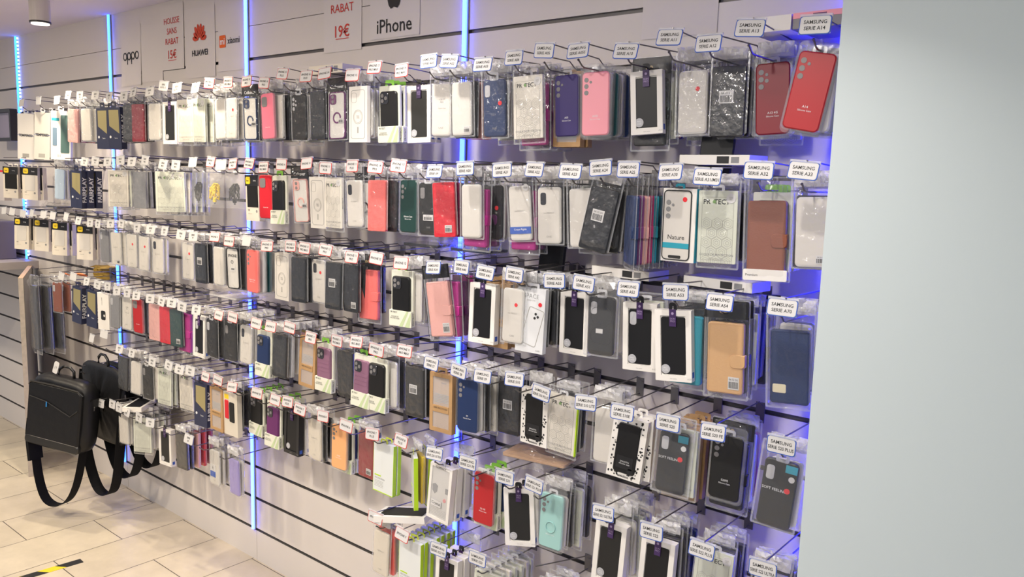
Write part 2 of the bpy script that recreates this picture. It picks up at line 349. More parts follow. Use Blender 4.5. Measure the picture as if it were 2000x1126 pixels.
# ------------------------------------------------------------------ packets: every builder returns a list of (name, MB, parent index, label)
def cam_holes(b, style, y, x0=-.026, z0=-.018, m=None):
    m = m or M_LENS; Kd = mat('dark_lens', (.03, .03, .035), .15, spec=.8)
    if style == 'sq':
        b.slab(x0+.010, z0-.010, .034, .036, .009, y-.0012, y, m, .0006)
    elif style == 'sqb':
        b.slab(x0+.010, z0-.010, .036, .038, .010, y-.0022, y, Kd, .0008)
        for dx, dz in ((-.007, .008), (-.007, -.008), (.008, 0)): b.disc(x0+.010+dx, z0-.010+dz, .0062, y-.0034, y-.002, M_LENS)
    elif style == 'pill':
        b.slab(x0+.004, z0-.014, .018, .034, .006, y-.0012, y, m, .0006)
    else:
        for i in range(3): b.disc(x0, z0-i*.0165, .0062, y-.0008, y, m)
        b.disc(x0+.0125, z0-.006, .0035, y-.0008, y, m)
        if style == '5': b.disc(x0+.0125, z0-.020, .0045, y-.0008, y, m)
def hexes(b, cx, cz, y, m, rows=3, R=.014):
    for j in range(rows):
        for i in range(2 if j % 2 else 3):
            px_ = cx+(i-(.5 if j % 2 else 1))*R*1.8; pz = cz-(j-1)*R*1.56
            for q in (1, .66, .33):
                r1, r0 = R*q, R*q-.0007
                a = [(px_+r1*math.cos(R_(60*k+30)), y, pz+r1*math.sin(R_(60*k+30))) for k in range(6)]; c = [(px_+r0*math.cos(R_(60*k+30)), y, pz+r0*math.sin(R_(60*k+30))) for k in range(6)]
                b.add(a+c, [(k, (k+1) % 6, 6+(k+1) % 6, 6+k) for k in range(6)], m)
def bag(w_, h_, t, mt=None, top=.0, amp=.0022, seed=1, nx=7, nz=12):
    """closed crinkled film bag, top edge at z=top, hanging down"""
    r = random.Random(seed); b = MB(); g = []
    for sgn in (-1, 1):
        for j in range(nz+1):
            v = j/nz; bul = min(1, 14*v*(1-v)+.25)
            for i in range(nx+1):
                u = i/nx; e = min(1, 7.5*u*(1-u))
                am = amp*(3.5 if j <= 1 else 1); y = t/2+sgn*(t/2+.0022)*bul*e+sgn*r.uniform(-am*.1, am)*e+(r.uniform(-.004, .004) if j == 0 else 0)
                g.append(((u-.5)*w_*(1+.015*r.uniform(-1, 1)), y, top-h_*v+r.uniform(-.001, .001)))
    N = (nx+1)*(nz+1); q = lambda j, i: j*(nx+1)+i
    fs = []
    for j in range(nz):
        for i in range(nx):
            f = (q(j, i), q(j+1, i), q(j+1, i+1), q(j, i+1)); fs.append(f); fs.append(tuple(N+k for k in reversed(f)))
    for j in range(nz):
        for i in (0, nx): fs.append((q(j, i), N+q(j, i), N+q(j+1, i), q(j+1, i)))
    for i in range(nx):
        for j in (0, nz): fs.append((q(j, i), q(j, i+1), N+q(j, i+1), N+q(j, i)))
    b.add(g, fs, mt or M_FILM)
    if h_ > .18: b.ring(0, top-h_/2, w_*1.02, h_*1.01, .003, .0045, t/2-.0006, t/2+.0006, M_WELD, n=1)
    return b
def tab(mt, w_=.030, h_=.024, top=.010, y=.002):
    b = MB(); b.ring(0, top-h_/2, w_, h_, .006, (h_-.010)/2 if h_ < w_ else .008, y, y+.0012, mt, n=3); return b
def P_sil(c, v):
    T = v or 'Silicone Case'; b = MB(); b.slab(0, -.108, .078, .164, .011, .002, .011, pm(c), .0028, n=5)
    lines = T.split('|'); style = 'sq' if 'sq' in lines else ('5' if '5' in lines else '3'); lines = [l for l in lines if l not in ('sq', '5', 'ring')] or ['']
    cam_holes(b, style, .002, z0=-.046); mk = M_WINK
    b.text(lines[0], .0075, 0, .0016, -.140 if lines[0] else -.14, mk); b.text('Silicone Case', .0055, 0, .0016, -.148, mk)
    if 'ring' in T.split('|'): b.ring(0, -.125, .034, .034, .0169, .0022, -.0005, .002, pm(c), n=8)
    bl = MB(); bl.slab(0, -.102, .090, .196, .013, .006, .012, M_BLIS, .001, n=5); bl.ring(0, -.108, .086, .172, .014, .0035, .000, .010, M_BLIS, n=5)
    return [('blister', bl, None, None), ('phone_case', b, None, '%s silicone case' % PAL[c][1]), ('hang_tab', tab(M_CLT, y=.0075), None, None)]
def P_clr(c, v):
    k = v or ''; cs = MB(); cs.slab(0, -.112, .074, .155, .010, .003, .010, M_TPU if c == 'white' else pm(c, 'soft'), .002)
    ins = MB(); ins.slab(0, -.112, .066, .146, .007, .0022, .0031, M_INS if c == 'white' else pm(c, 'card'), .0002)
    if 'dot' in k: ins.disc(.012, -.080, .0055, .0012, .0022, M_DOT)
    if 'hole' in k: cam_holes(ins, 'pill', .0022, x0=-.022, z0=-.052, m=mat('dark_lens', (.03, .03, .035), .15))
    if 'txt' in k: ins.text('1.5MM\nA01', .0085, .004, .0018, -.085, M_GINK); ins.text('CLEAR CASE', .0055, .004, .0018, -.108, M_GINK); ins.text('CASE', .008, 0, .0018, -.165, M_GINK)
    elif 'plain' not in k: ins.text('mm PERFECT', .006, 0, .0018, -.105, M_LINK); ins.text('CASE', .007, 0, .0018, -.170, M_LINK)
    if 'bar' in k: ins.barcode(.02, -.172, .022, .018, .001)
    if 'band' in k:
        ins.box(-.036, .036, .0008, .0022, -.170, -.150, M_BINK); ins.text('Coque Rigide', .008, 0, .0005, -.158, M_WINK); ins.disc(.024, -.040, .010, .001, .0022, M_TAG); ins.text('A20S', .007, .024, .0007, -.040, M_INK)
    if 'sticker' in k: ins.box(-.03, .012, .0012, .0022, -.155, -.10, M_TAG); ins.box(-.03, .012, .0007, .0012, -.155, -.13, M_BINK); ins.text('|||', .012, -.01, .0007, -.115, M_INK)
    return [('phone_case', cs, None, None), ('insert_card', ins, None, None), ('plastic_bag', bag(.092, .205, .014, top=.012, seed=len(k)+3), None, None), ('crumpled_header', bag(.084, .034, .006, M_HEAD, top=.022, amp=.0028, seed=len(k)+40, nx=9, nz=4), None, 'whitish crumpled bag top')]
def P_box(c, v):
    D = .024; k = v or ''; b = MB(); w_, h_ = (.084, .158) if 'small' in k else (.092, .176); z0 = -.026
    cm = M_DKC if 'dark' in k else M_CARD
    if 'bar' not in k:
        b.ring(0, z0-h_/2, w_, h_, .0015, .014, 0, .004, cm, n=1)
        b.box(-w_/2, w_/2, .004, D, z0-h_, z0, cm)
    cs = MB(); cc = c; cs.slab(0, z0-h_/2, .062, h_-.034, .006, .0016, .004, pm(cc), .0012)
    if 'cam' in k: cam_holes(cs, 'pill', .0016, x0=-.022, z0=z0-.026, m=M_STK)
    b.text('luxe series', .004, 0, -.0004, z0-h_+.007, M_LINK); b.text('A10', .006, w_/2-.006, -.0003, z0-h_+.008, M_LINK)
    b.box(w_/2-.0002, w_/2+.0004, .006, .018, z0-h_+.01, z0-h_+.024, M_BINK)
    tg = MB(); tg.box(-.0085, .0085, -.0016, .001, z0-.040, z0+.002, M_PURP); tg.text('SKIN\nPRO', .0065, 0, -.0019, z0-.024, mat('pale_violet_ink', (.4, .3, .5), .5)); tg.disc(0, z0-.008, .0035, -.0019, -.0016, mat('pale_violet_ink'), n=8)
    st = MB(); st.disc(-.020, z0-h_+.030, .0115, .0006, .0016, M_STK, n=20); st.text('PRO\nCASE', .0055, -.020, .0003, z0-h_+.030, M_WINK)
    return [('carton', b, None, None), ('phone_case', cs, None, None), ('ribbon_tag', tg, None, 'dark purple ribbon tag'), ('round_sticker', st, None, None), ('hang_tab', tab(M_HANG, .020, .034, .010), None, None)]
def P_pro(c, v):
    k = v or ''; w_, h_ = .096, .172; z0 = -.012; b = MB()
    cm = mat('pale_sleeve', (.62, .64, .54), .45) if c == 'white' else mat('cream_sleeve', (.70, .66, .58), .5)
    b.slab(0, z0-h_/2, w_, h_, .002, 0, .010, cm, .0008, n=1)
    b.text('PR  TECT', .016, -.003, -.0005, z0-.026, M_INK, bold=.015); b.disc(-.0085, z0-.026, .0045, -.0006, 0, mat('leaf_green_ink', (.2, .35, .12), .6), n=10)
    b.ring(0, z0-h_/2-.004, .078, .150, .004, .0006, -.0004, 0, M_LINK)
    hexes(b, 0, z0-.100, -.0004, M_LINK, rows=5, R=.0145)
    b.disc(.032, z0-.018, .0115, -.001, 0, M_TAG, n=18); b.text('SERIE\nA31', .0042, .032, -.0013, z0-.018, M_LINK)
    b.text('COQUE DE PROTECTION', .0072, 0, -.0005, z0-h_+.020, M_GINK, wmax=.085); b.text('PROTECTIVE CASE', .0045, 0, -.0005, z0-h_+.010, M_LINK)
    if 'lime' in k: b.box(w_/2, w_/2+.003, 0, .010, z0-h_, z0, pm('lime', 'card'))
    else: b.text('PROTECT', .009, w_/2+.0002, .004, z0-h_*.5, M_GINK, M=Matrix.Translation((w_/2+.0004, .005, z0-h_*.5)) @ Matrix.Rotation(R_(90), 4, 'Z') @ Matrix.Translation((-w_/2-.0002, -.004, -(z0-h_*.5))), up=True)
    return [('sleeve', b, None, None), ('film_wrap', bag(.104, .205, .014, top=.008, seed=5, amp=.001), None, None), ('hang_tab', tab(M_CLT), None, None)]
def P_shr(c, v):
    k = v or ''; b = MB(); h_ = .165; b.slab(0, -.108, .082, h_, .006, .002, .015, pm(c, 'wrap'), .002)
    if 'lab' in k: b.barcode(.016, -.165, .026, .022, .0008)
    if 'mid' in k: b.barcode(-.004, -.098, .034, .030, .0008)
    if 'case' in k: b.text('CASE', .018, 0, .0015, -.095, M_GINK, bold=.02)
    return [('crumpled_header', bag(.080, .028, .006, M_HEAD, top=.018, amp=.0028, seed=ord(c[1])+40, nx=9, nz=4), None, 'whitish crumpled wrap top'), ('folding_case', b, None, None), ('shrink_wrap', bag(.090, .190, .019, top=.006, seed=len(k)+ord(c[0]), amp=.003), None, None)]
def P_blk(c, v):
    k = v or ''; b = MB(); b.slab(0, -.108, .076, .160, .011, .002, .010, pm(c), .0028, n=5)
    cam_holes(b, '5' if '5' in k else ('sqb' if 'sqb' in k else 'pill'), .002, z0=-.046, m=M_STK if c != 'charcoal' else None)
    if 'dot' in k: b.disc(.020, -.095, .0065, .0012, .002, M_DOT)
    if 'soft' in k:
        b.text('SOFT FEELING', .009, -.008, .0014, -.098, M_WINK, wmax=.055); b.disc(.026, -.066, .007, .0012, .002, M_TAG); b.box(.010, .036, .001, .002, -.052, -.034, pm('teal', 'card'))
    elif 'glos' in k:
        for z, zz in ((-.070, .05), (-.125, .05)): b.ring(0, z-.010, .062, .046, .018, .0012, .0008, .002, mat('gloss_black', (.02, .018, .017), .12, spec=.8))
        b.box(-.014, .006, .0008, .002, -.128, -.116, M_TAG)
    else: b.text('CASE', .007, 0, .0014, -.165, M_GINK)
    if 'labc' in k: b.barcode(0, -.135, .040, .018, .0008)
    w_ = .100 if 'glos' in k or 'soft' in k else .092
    return [('phone_case', b, None, None), ('plastic_bag', bag(w_, .205, .013, M_BLIS if 'glos' in k or 'soft' in k else M_FILM, top=.012, seed=8, amp=.0015), None, None), ('hang_tab', tab(M_CLT), None, None)]
def P_wal(c, v):
    k = v or ''; b = MB(); mt = pm(c, 'leather'); b.slab(0, -.130, .086, .170, .007, .002, .016, mt, .0025)
    b.ring(0, -.130, .078, .162, .005, .0006, .0014, .002, mt)
    st = MB()
    if 'nostrap' not in k:
        st.slab(.030, -.135, .036, .032, .010, -.0008, .002, mt, .001); st.slab(.0445, -.135, .006, .030, .002, .0015, .016, mt, .001)
    if 'lab' in k: b.barcode(.022, -.188, .026, .030, .0008)
    if 'tag' in k: b.slab(-.022, -.180, .030, .020, .003, .0008, .002, mat('cream_sticker', (.66, .6, .42), .5), .0003)
    hd = MB(); out = [('wallet_case', b, None, None)]
    if st.v: out.append(('clasp_strap', st, 0, None))
    if 'hdr' in k:
        hd.slab(0, -.014, .106, .042, .003, .004, .0055, M_HANG, .0003, n=2); hd.text('oo', .018, -.006, .0035, -.018, mat('gold_ink', (.5, .36, .16), .4), bold=.05)
        for x in (-.053, .053): hd.tube([(x, .005, -.03), (x*1.01, .005, -.215)], .0008, M_HANG, 5)
        out.append(('header_card', hd, None, 'black header card'))
    fm_ = M_POUCH if 'pouch' in k else M_FILM
    out.append(('plastic_bag', bag(.108, .236, .014 if 'edge' in k else .020, fm_, top=.008, seed=4, amp=.0015), None, None))
    if 'slip' in k: q = MB(); q.ring(0, -.130, .096, .184, .014, .005, .000, .018, M_BLIS, n=5); out.append(('blister', q, None, None))
    if 'pouch' in k:
        q = MB(); q.slab(0, -.214, .100, .026, .004, .0005, .003, M_CARD, .0004); q.text('Premium', .008, -.03, .0002, -.214, M_INK); out.append(('pouch_foot', q, None, 'white pouch foot'))
    return out
def P_eco(c, v):
    k = v or ''; b = MB(); mt = mat('pale_green_card', (.74, .74, .62), .5); g2 = mat('light_leaf_green', (.52, .62, .36), .5)
    b.slab(0, -.108, .092, .180, .002, .008, .016, mt, .0005, n=1)
    lo = MB(); lo.slab(0, -.172, .094, .052, .002, -.002, .017, mt, .0005, n=1)
    lo.add([(-.005, -.0024, -.198), (.010, -.0024, -.198), (.036, -.0024, -.146), (.028, -.0024, -.146)], [(0, 1, 2, 3)], g2); lo.add([(.020, -.0024, -.198), (.040, -.0024, -.198), (.046, -.0024, -.160), (.044, -.0024, -.150)], [(0, 1, 2, 3)], g2)
    lo.text('PR TECT', .0075, -.026, -.0025, -.153, M_INK, bold=.01); lo.text('COQUE DE\nPROTECTION', .0062, -.022, -.0025, -.170, M_INK); lo.text('PROTECT', .009, 0, 0, 0, M_INK, M=Matrix.Translation((.0474, .007, -.172)) @ Matrix.Rotation(R_(90), 4, 'Z'), up=True, bold=.01)
    cs = MB(); cs.slab(0, -.094, .074, .116, .011, -.001, .008, pm(c), .0028, n=5); cam_holes(cs, 'sqb', -.001, x0=-.024, z0=-.048)
    if 'lines' in k:
        for z in (-.085, -.100, -.115): cs.ring(0, z, .066, .014, .005, .001, -.0016, -.001, pm(c))
    if 'bump' in k: b.slab(0, -.10, .06, .10, .006, .0074, .008, g2, .0002)
    return [('backing_card', b, None, None), ('phone_case', cs, None, None), ('card_foot', lo, None, 'white and pale green printed foot'), ('hang_tab', tab(M_GRNT, .040, .030, .014, .010), None, 'green hang tab')]
def P_ott(c, v):
    b = MB(); w_, h_, D = .092, .178, .026; z0 = -.016; b.box(-w_/2, w_/2, 0, D, z0-h_, z0, mat('cream_carton', (.72, .66, .56), .5))
    if c != 'white': b.box(-w_/2+.012, w_/2-.006, -.0008, 0, z0-.125, z0-.04, pm(c, 'card'))
    else: b.slab(0, z0-.085, .062, .085, .006, -.0012, 0, M_INS, .0004)
    hd = MB(); hd.box(-w_/2-.0004, w_/2+.0004, -.0012, 0, z0-.042, z0+.0004, M_DKC)
    hd.slab(-.024, z0-.021, .030, .028, .007, -.003, -.001, M_YEL, .0005); hd.text('box', .010, -.024, -.0034, z0-.021, M_INK, bold=.02); hd.text('Series', .008, .020, -.0016, z0-.021, M_WINK)
    b.text('360', .009, -.026, -.0006, z0-.136, M_INK); b.disc(.028, z0-.140, .006, -.0005, 0, M_GINK, n=12); b.text('series case', .006, -.018, -.0006, z0-.150, M_LINK)
    b.text('Series', .012, 0, 0, 0, M_GINK, M=Matrix.Translation((w_/2+.0004, D/2, z0-.1)) @ Matrix.Rotation(R_(90), 4, 'Z'), up=True)
    return [('carton', b, None, None), ('logo_panel', hd, None, 'black panel with yellow badge'), ('hang_tab', tab(M_CARD, .030, .030, .012), None, None)]
def P_mag(c, v):
    b = MB(); w_, h_ = .090, .180; z0 = -.014; b.box(-w_/2, w_/2, 0, .014, z0-h_, z0, M_CARD if c == 'white' else M_INS)
    b.ring(0, z0-h_/2, .070, .156, .010, .001, -.0005, 0, M_GINK); b.ring(0, z0-.098, .046, .046, .0229, .0012, -.0005, 0, M_LINK, n=8); b.ring(0, z0-.098, .038, .038, .0189, .0008, -.0005, 0, M_LINK, n=8)
    b.ring(-.020, z0-.036, .026, .032, .008, .0008, -.0005, 0, M_LINK); b.text('MAG\nCASE', .006, 0, -.0005, z0-.098, M_GINK); b.box(-.003, .003, -.0005, 0, z0-.150, z0-.130, M_LINK)
    return [('carton', b, None, None), ('hang_tab', tab(M_CLT), None, None)]
def P_krf(c, v):
    b = MB(); w_, h_, D = .094, .190, .020; z0 = -.018; km = mat('kraft_board', (.45, .27, .12), .65, mottle=.08, bscale=90)
    b.ring(0, z0-h_/2, w_, h_, .002, .013, 0, .004, km, n=1); b.box(-w_/2, w_/2, .004, D, z0-h_, z0, km)
    b.box(-.033, .033, -.0008, .003, z0-.126, z0-.104, km); b.text('100% RECYCLED', .008, 0, -.0012, z0-.112, M_INK, wmax=.06); b.text('merci', .010, .010, .002, z0-.030, M_INK)
    for i in range(6): b.box(-.030, .030, .0025, .004, z0-.070-.005*i, z0-.068-.005*i, M_GINK)
    wn = MB(); wn.slab(0, z0-h_/2, w_-.026, h_-.026, .002, .0010, .0014, film('clear_window', clear=.8, bump=.05), .0001, n=1)
    hk = tab(km, .044, .028, .012, .004)
    return [('kraft_carton', b, None, None), ('window', wn, None, None), ('hang_tab', hk, None, None)]
def P_leo(c, v):
    b = MB(); w_, h_, D = .096, .168, .018; z0 = -.014; b.box(-w_/2, w_/2, 0, D, z0-h_, z0, M_CARD); r = random.Random(3)
    for i in range(150):
        x, z = r.uniform(-w_/2+.004, w_/2-.004), r.uniform(z0-h_+.004, z0-.004)
        if abs(x) < .030 and z0-h_+.018 < z < z0-.014: continue
        b.disc(x, z, r.uniform(.0012, .0032), -.0005, 0, M_INK, n=7, rz=r.uniform(.0015, .004))
    cs = MB(); cs.slab(0, z0-h_/2, .062, .136, .009, -.003, 0, pm(c), .002); cs.slab(0, z0-.122, .046, .034, .001, -.0036, -.003, M_DKC, .0001, n=1); cs.text('SMOOTH\nsilicone case', .006, 0, -.004, z0-.122, M_WINK)
    cs.disc(.018, z0-.143, .009, -.0036, -.003, M_DKC); b.text('antichoc', .009, 0, -.0009, z0-h_+.008, M_INK, bold=.02)
    return [('carton', b, None, 'black and white spotted carton'), ('phone_case', cs, None, None), ('hang_tab', tab(M_CARD), None, None)]
def P_nat(c, v):
    b = MB(); w_, h_, D = .090, .178, .024; z0 = -.010; tl = pm('teal', 'card'); b.box(-w_/2, w_/2, .001, D, z0-h_, z0, M_CARD); b.box(w_/2, w_/2+.0006, .004, D-.002, z0-h_, z0, tl)
    b.slab(-.004, z0-h_/2, .074, h_-.010, .010, -.0008, .001, M_INS, .0004); b.ring(-.004, z0-h_/2, .076, h_-.008, .011, .0022, -.0018, .001, M_INK)
    b.box(-.040, .034, -.0016, 0, z0-.145, z0-.132, tl); b.text('Nature', .016, -.004, -.0013, z0-.118, M_INK); cam_holes(b, 'x', -.0012, x0=-.028, z0=z0-.034, m=M_GINK)
    b.disc(.016, z0-.026, .006, -.0016, -.0008, M_DOT); b.slab(-.006, z0-h_+.012, .034, .007, .003, -.002, -.001, M_INK, .0001)
    return [('carton', b, None, 'white carton with turquoise side'), ('hang_tab', tab(tl, .026, .022), None, None)]
def P_spc(c, v):
    b = MB(); w_, h_, D = .092, .182, .018; z0 = -.016; b.box(-w_/2, w_/2, 0, D, z0-h_, z0, mat('cool_white_carton', (.70, .71, .72), .45))
    b.text('SPACE', .018, 0, -.0005, z0-.022, M_GINK, bold=-.01, wmax=.062); b.text('CLEAR CASE', .005, 0, -.0005, z0-.034, M_LINK); b.disc(.030, z0-.044, .006, -.0006, 0, M_DOT)
    M = Matrix.Translation((.008, 0, z0-.108)) @ Matrix.Rotation(R_(14), 4, 'Y')
    b.ring(0, 0, .052, .108, .007, .0016, -.0006, 0, M_LINK, M=M)
    for dx, dz in ((0, .038), (.009, .032), (0, .026)): b.disc(dx, dz, .0038, -.0008, 0, M_INK, M=M, n=10)
    a = [(-.030+.012*math.sin(R_(60*k)), -.0006, z0-.070+.012*math.cos(R_(60*k))) for k in range(6)]; b.add(a, [(0, 5, 4, 3, 2, 1)], M_INK); b.text('3D', .010, -.030, -.001, z0-.070, M_WINK)
    b.text('ULTRA THIN\nCASE', .005, -.030, -.0005, z0-.095, M_LINK); b.text('CASE', .006, .03, -.0005, z0-h_+.008, M_GINK)
    return [('carton', b, None, None), ('hang_tab', tab(M_CLT, .046, .026), None, None)]
def P_cry(c, v):
    b = MB(); w_, h_, D = .094, .186, .022; z0 = -.014; b.ring(0, z0-h_/2, w_, h_, .002, .010, 0, .004, M_CARD, n=1); b.box(-w_/2, w_/2, .004, D, z0-h_, z0, M_INS)
    b.box(w_/2, w_/2+.0006, 0, D, z0-h_, z0, M_CARD); b.box(-.030, .012, -.001, 0, z0-.140, z0-.120, M_TAG); b.text('Crystal', .013, -.009, -.0014, z0-.130, M_INK)
    b.disc(.022, z0-.112, .006, .002, .004, M_DOT); b.text('COMPACT', .009, 0, -.0004, z0-.008, M_INK, wmax=.045)
    sh = [(-.034, z0-.072), (-.022, z0-.066), (-.010, z0-.072), (-.012, z0-.092), (-.022, z0-.102), (-.032, z0-.092)]
    b.add([(x, .0035, z) for x, z in sh], [(5, 4, 3, 2, 1, 0)][::-1], M_INK); b.box(.022, .034, .003, .004, z0-.088, z0-.070, M_INK)
    for i in range(5): b.box(-.034, .034, .0034, .004, z0-.150-.005*i, z0-.149-.005*i, M_LINK)
    return [('carton', b, None, None), ('window', (lambda q: (q.slab(0, z0-h_/2, w_-.02, h_-.02, .001, .0012, .0016, film('clear_window', clear=.8, bump=.05), .0001, n=1), q)[1])(MB()), None, None), ('hang_tab', tab(M_CLT), None, None)]
def P_grn(c, v):
    b = MB(); w_, h_, D = .098, .176, .014; z0 = -.010; gm = pm('lime', 'card'); cm = mat('glossy_white_card', (.72, .75, .74), .25)
    b.box(-w_/2, w_/2, 0, D, z0-h_, z0, cm); b.box(w_/2, w_/2+.0012, 0, D, z0-h_, z0, gm); b.box(-w_/2-.0012, -w_/2, 0, D, z0-h_, z0, gm); b.box(-w_/2, w_/2, -.0005, D, z0-h_-.003, z0-h_, gm)
    b.box(-.042, -.010, -.0005, 0, z0-.122, z0-.118, gm); b.text('PROTECTION', .008, -.016, -.0005, z0-.130, M_GINK, wmax=.05)
    for i in range(5): b.box(-.042, .002, -.0004, 0, z0-.140-.005*i, z0-.139-.005*i, M_LINK)
    tb = tab(mat('yellow_green_tab', (.62, .72, .05), .5), .034, .020, .010)
    return [('sleeve', b, None, 'white sleeve with lime green edge'), ('hang_tab', tb, None, 'yellow hang tab')]
def P_fai(c, v):
    b = MB(); w_, h_, D = .088, .190, .030; z0 = -.014; nm = mat('navy_carton', (.025, .03, .07), .4); b.box(-w_/2, w_/2, 0, D, z0-h_, z0, nm)
    b.add([(-w_/2+.012, -.0006, z0-.012), (w_/2-.010, -.0006, z0-.012), (w_/2-.010, -.0006, z0-.120), (-w_/2+.012, -.0006, z0-.085)], [(3, 2, 1, 0)], mat('brushed_gold_insert', (.50, .42, .20), .3, metal=.5))
    b.disc(-.028, z0-.135, .006, -.0006, 0, M_WINK, n=12); b.text('Serie', .010, .010, -.0006, z0-.140, M_WINK)
    b.text('FAIRPLAY', .030, 0, 0, 0, M_WINK, M=Matrix.Translation((w_/2+.0005, D/2, z0-h_/2)) @ Matrix.Rotation(R_(90), 4, 'Z'), up=True, bold=.03, wmax=.17)
    return [('carton', b, None, 'navy carton with white side lettering'), ('hang_tab', tab(nm, .034, .028, .012), None, None)]
def P_cel(c, v):
    b = MB(); b.slab(0, -.112, .074, .154, .011, .003, .010, M_TPU, .002); rc = pm(c); b.ring(0, -.112, .076, .156, .012, .003, .0015, .009, rc, n=5)
    b.ring(0, -.120, .038, .038, .0189, .005, .0012, .003, rc, n=8); b.slab(-.018, -.058, .030, .034, .009, .0005, .003, rc, .0006)
    for dz in (-.008, .008): b.disc(-.018, -.058+dz, .006, -.0004, .001, M_LENS)
    b.barcode(.020, -.130, .022, .016, .0004)
    hd = MB(); hd.slab(0, -.008, .096, .044, .002, .004, .0056, M_HANG, .0003, n=2); hd.text('Celkover', .017, 0, .0035, -.016, M_WINK, bold=.015, wmax=.075)
    return [('phone_case', b, None, None), ('header_card', hd, None, 'black header card with white lettering'), ('plastic_bag', bag(.096, .205, .014, top=.010, seed=9), None, None)]
def P_chg(c, v):
    k = v or ''; b = MB(); w_, h_, D = .10, .245 if 'tall' in k else .185, .022; z0 = -.014; b.box(-w_/2, w_/2, 0, D, z0-h_, z0, {'white': M_CARD, 'grey': M_INS}.get(c) or pm(c, 'card'))
    if 'glass' in k and 'tall' in k:
        b.slab(.022, z0-.115, .044, .19, .006, -.0012, 0, mat('teal_glass', (.08, .14, .13), .12, spec=.8), .0003); b.box(-.046, -.008, -.0008, 0, z0-.05, z0-.036, pm('teal', 'card')); b.slab(-.030, z0-.13, .022, .09, .003, -.0008, 0, mat('blue_glass', (.16, .24, .33), .2), .0003); b.text('| | |', .014, -.01, -.0006, z0-.225, M_INK)
    elif 'two' in k: b.slab(-.024, z0-.075, .026, .080, .005, -.003, 0, pm('red'), .001); b.slab(.012, z0-.082, .034, .085, .005, -.003, 0, pm('black'), .001); b.box(-.04, -.01, -.0006, 0, z0-.03, z0-.01, M_YEL)
    elif 'shape' in k: b.slab(0, z0-.110, .036, .046, .008, -.003, 0, pm('charcoal'), .001); b.disc(.012, z0-.110, .006, -.0035, -.002, M_CARD); b.text('HOLDER', .01, -.01, -.0006, z0-.04, M_GINK, up=True)
    elif 'tall' in k: b.box(-w_/2, w_/2, -.0006, 0, z0-.118, z0-.116, M_BINK); b.text('TEMPERED', .018, 0, -.001, z0-.117, M_INK, bold=.03, wmax=.085); b.box(-.02, .02, -.0006, 0, z0-h_+.01, z0-h_+.03, M_LINK)
    elif 'glass' in k:
        b.slab(.020, z0-.100, .044, .150, .006, -.0012, 0, mat('teal_glass', (.08, .14, .13), .12, spec=.8), .0003); b.slab(-.026, z0-.11, .022, .08, .003, -.0008, 0, mat('blue_glass', (.16, .24, .33), .2), .0003); b.text('|||', .014, -.01, -.0006, z0-.17, M_INK)
    return [('carton', b, None, None), ('hang_tab', tab(M_CLT), None, None)]
def P_cab(c, v):
    b = MB(); r = random.Random(ord(c[0])); pts = []
    for i in range(60):
        a = i*.55; pts.append(((.016+.011*math.sin(i*.37))*math.cos(a), .008+.005*math.sin(i*1.3), -.075+(.026+.008*math.sin(i*.23))*math.sin(a*1.31+.4)+r.uniform(-.002, .002)))
    b.tube(pts, .0034, mat('cable_'+c, PAL[c][0], .35), 6)
    pl = MB(); pl.box(-.006, .006, .004, .012, -.118, -.100, mat('cable_'+c)); pl.box(-.003, .003, .006, .010, -.126, -.118, M_STEEL)
    return [('cable', b, None, None), ('plug', pl, None, None), ('plastic_bag', bag(.088, .150, .022, film('milky_bag', clear=.86, bump=.6), top=.010, seed=2), None, 'whitish plastic bag')]
def P_rim(c, v):
    b = MB(); b.slab(0, -.105, .076, .160, .012, .003, .010, M_TPU, .002, n=5); b.ring(0, -.105, .079, .163, .014, .0035, .001, .010, M_HANG, n=5)
    b.text('iPHONE', .016, 0, .002, -.055, M_INK, bold=.01); b.ring(-.004, -.080, .014, .014, .0069, .0012, .0018, .003, M_INK, n=6); b.box(-.014, .014, .0018, .003, -.118, -.100, M_TAG); b.box(-.010, .010, .0012, .0018, -.110, -.106, M_INK)
    return [('phone_case', b, None, None), ('plastic_bag', bag(.090, .195, .013, top=.010, seed=6, amp=.001), None, None)]
